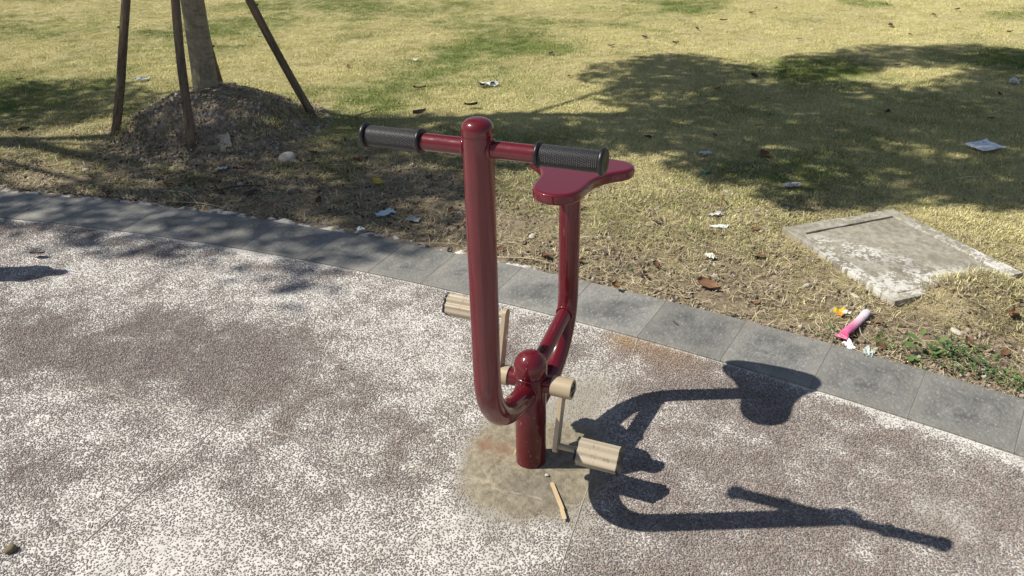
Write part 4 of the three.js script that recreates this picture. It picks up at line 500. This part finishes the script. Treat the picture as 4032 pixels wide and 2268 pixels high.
{ const m = dryLeaf(0.418, -2.715, 0, 'small crumpled brown leaf ball resting on the grey edging', undefined, 0.42, 0.036); m.material = leafTex[1]; m.scale.set(0.42, 0.8, 0.7); }
dryLeaf(1.86, -2.45, 3, 'orange brown leaf on the bare soil beside the drain cover', undefined, 0.9);
dryLeaf(1.08, -3.01, 1, 'broad red brown leaf on the straw near the drain cover corner', undefined, 0.75);
dryLeaf(0.80, -2.75, 3, 'orange brown curled leaf on the straw beside the edging', undefined, 1.0);
dryLeaf(1.51, -4.36, 1, 'large reddish brown leaf in the middle of the shaded lawn', undefined, 1.5);
dryLeaf(-0.63, -5.34, 2, 'big dark curled leaf at the shadow edge behind the handgrip', undefined, 1.6, 0.03);
dryLeaf(-0.27, -5.5, 2, 'dark leaf standing in the lawn behind the post top', undefined, 1.0, 0.03);
const R = rng(77);
[[0.88, -4.74], [1.31, -4.76], [2.6, -5.2], [1.9, -5.6], [3.2, -5.0], [2.0, -6.3], [3.6, -5.6], [1.6, -5.9], [3.3, -6.6]].forEach(([x, z], i) => dryLeaf(x, z, i % 3, 'small dry brown leaf lying in the shaded lawn', 'dry leaves in the shaded lawn', 0.5 + 0.3 * R()));
[[4.01, -7.9], [4.03, -8.4], [2.82, -9.3], [1.63, -7.67], [1.38, -8.0], [4.76, -8.95], [3.6, -8.81], [2.85, -7.75], [5.2, -9.3], [4.6, -9.8], [0.4, -7.3], [-0.7, -6.1], [5.6, -8.4], [2.0, -8.4], [3.2, -9.6], [-4.15, -6.63], [-2.6, -8.4], [-1.4, -6.9], [0.5, -6.4], [1.0, -7.6], [2.4, -8.9], [5.0, -7.9]].forEach(([x, z], i) => dryLeaf(x, z, i % 3 === 2 ? 1 : i % 3 === 1 ? 2 : 0, 'dry brown leaf scattered on the far sunlit lawn', 'dry leaves on the far sunlit lawn', 0.55 + 0.5 * R(), 0.018));
[[1.62, -2.3], [1.7, -2.22], [1.5, -2.38], [0.55, -2.85], [0.62, -2.95], [0.3, -3.0], [1.35, -2.45], [1.78, -2.15], [1.3, -2.28], [-0.05, -3.15], [0.95, -2.6], [1.66, -2.02], [0.7, -3.4], [0.35, -3.6], [1.15, -3.3], [1.45, -2.12], [0.15, -3.05]].forEach(([x, z], i) => dryLeaf(x, z, [0, 1, 3, 2][i % 4], 'curled dry leaf among the straw beside the edging', 'dry leaves along the edging', 0.4 + 0.3 * R()));
[[-1.0, -3.75], [-1.4, -3.9], [-1.9, -4.05], [-2.4, -4.2], [-0.3, -3.6], [-3.3, -5.15], [-0.9, -4.4], [-1.55, -4.4], [-2.2, -3.95], [-0.45, -4.1], [-1.2, -4.55]].forEach(([x, z], i) => dryLeaf(x, z, [0, 2, 1, 3][i % 4], 'dry brown leaf on the shaded soil in front of the mound', 'dry leaves on the shaded soil', 0.5 + 0.4 * R()));
// twigs and long stalks
function stalk(name, label, cat, pts, r, mat, group) { const c = new THREE.CatmullRomCurve3(pts.map(([x, z, y = 0.012]) => V(x, groundY(x, z) + y, z))).getPoints(20); return lone(name, sweep(c, (t) => r * (1 - 0.6 * t), 7), mat, label, cat, [0, 0, 0], 0, group); }
const dryM = std({ color: lin(0.55, 0.46, 0.30), roughness: 0.8 }), twigM = std({ color: lin(0.09, 0.065, 0.045), roughness: 0.95 });
stalk('dry_stalk', 'long pale dry stalk slanting over the green sprig by the edging', 'stalk', [[-1.87, -3.93, 0.02], [-1.7, -3.82, 0.04], [-1.62, -3.73, 0.02]], 0.0028, dryM, 'dry stalks by the edging');
stalk('dry_stalk', 'pale dry stalk lying along the mortar line beyond the green sprig', 'stalk', [[-1.75, -3.78], [-1.6, -3.74, 0.02], [-1.46, -3.68]], 0.0026, dryM, 'dry stalks by the edging');
stalk('dry_stalk', 'long pale stalk lying at the edging between the two red tubes', 'stalk', [[-0.06, -3.05, 0.016], [0.08, -3.02, 0.02], [0.2, -2.97, 0.014]], 0.003, dryM, 'dry stalks by the edging');
stalk('dry_stalk', 'thin pale stalk on the soil beside the front tube', 'stalk', [[-0.42, -3.22], [-0.3, -3.2, 0.018], [-0.24, -3.19]], 0.0028, dryM, 'dry stalks by the edging');
stalk('dry_stalk', 'pale stalk arching over the shaded lawn below the printed packet', 'stalk', [[2.28, -3.85], [2.45, -3.87, 0.04], [2.6, -3.9]], 0.003, dryM);
stalk('twig', 'dark brown twig lying on the shaded soil in front of the mound', 'twig', [[-1.6, -3.93], [-1.48, -3.98, 0.02], [-1.32, -4.0]], 0.005, twigM);
stalk('twig', 'brown stalk standing slantwise in the dry grass near the drain cover', 'twig', [[1.03, -3.5, 0.01], [1.06, -3.6, 0.05], [1.08, -3.72, 0.02]], 0.004, std({ color: lin(0.22, 0.14, 0.07), roughness: 0.9 }));
stalk('twig', 'long thin dry stem at the shadow edge behind the handgrip', 'twig', [[-1.1, -5.3, 0.02], [-0.9, -5.4, 0.05], [-0.72, -5.5, 0.04]], 0.004, std({ color: lin(0.30, 0.24, 0.14), roughness: 0.9 }));
stalk('twig', 'tiny black twig on the grey edging', 'twig', [[0.6, -2.46, 0.024], [0.61, -2.435, 0.025]], 0.004, twigM);
stalk('dry_stalk', 'short pale straw on the pebble paving', 'stalk', [[-0.6, -2.2, 0.016], [-0.55, -2.19, 0.017]], 0.0016, twigM);
// weeds
const weedM = [[0.075, 0.15, 0.03], [0.11, 0.20, 0.045], [0.06, 0.11, 0.035]].map((c) => phy({ color: lin(...c), roughness: 0.55, side: THREE.DoubleSide }));
function weed(label, x, z, n, R0, s, k, group) { const r = rng(Math.round(x * 999 + z * 77) + 5000), pos = [], idx = []; for (let i = 0; i < n; i++) { const a = r() * 6.283, d = R0 * Math.sqrt(r()), h = 0.006 + 0.04 * r() * s, l = 0.017 * s * (0.6 + 0.7 * r()), w = l * 0.42, tl = (r() - 0.25) * 0.9, cx = d * Math.cos(a), cz = d * Math.sin(a), da = a + (r() - 0.5) * 2, ux = Math.cos(da), uz = Math.sin(da), b = pos.length / 3; pos.push(cx, h, cz, cx + ux * l * 0.5 - uz * w, h + l * 0.5 * tl + 0.15 * w, cz + uz * l * 0.5 + ux * w, cx + ux * l, h + l * tl * 0.8, cz + uz * l, cx + ux * l * 0.5 + uz * w, h + l * 0.5 * tl + 0.15 * w, cz + uz * l * 0.5 - ux * w, cx + ux * l * 0.5, h + l * 0.5 * tl - 0.1 * w, cz + uz * l * 0.5); idx.push(b, b + 1, b + 4, b + 1, b + 2, b + 4, b + 2, b + 3, b + 4, b + 3, b, b + 4); const q = pos.length / 3; pos.push(cx * 0.5, -0.01, cz * 0.5, cx * 0.5 + 0.0015, -0.01, cz * 0.5, cx, h, cz); idx.push(q, q + 1, q + 2); } return lone('weed_plant', geoFrom(pos, idx), weedM[k], label, 'weed', [x, groundY(x, z), z], 0, group); }
weed('bright green broad leaved weed growing against the edging', 1.42, -2.22, 14, 0.05, 2.0, 1);
weed('single green sprig growing at the mortar line on the shaded side', -1.73, -3.80, 22, 0.055, 1.5, 0);
[[1.5, -2.16], [1.56, -2.12], [1.46, -2.22], [1.62, -2.07], [1.67, -2.02], [1.52, -2.24], [1.6, -2.2], [1.72, -1.97], [1.36, -2.3], [1.55, -2.28]].forEach(([x, z], i) => weed('low dark green weed growing along the sunny edging', x, z, 40, 0.055, 0.85, [0, 2, 0, 1][i % 4], 'weeds along the sunny edging'));
[[-2.3, -3.98], [-1.95, -3.98], [-1.3, -3.85], [-0.9, -3.62], [0.85, -3.25], [0.45, -2.9], [1.15, -2.38], [-2.0, -4.3]].forEach(([x, z], i) => weed('small scattered green weed among the straw', x, z, 22, 0.06, 0.7, [0, 2][i % 2], 'small weeds on the bare strip'));

shadows(scene);
renderer.render(scene, camera);
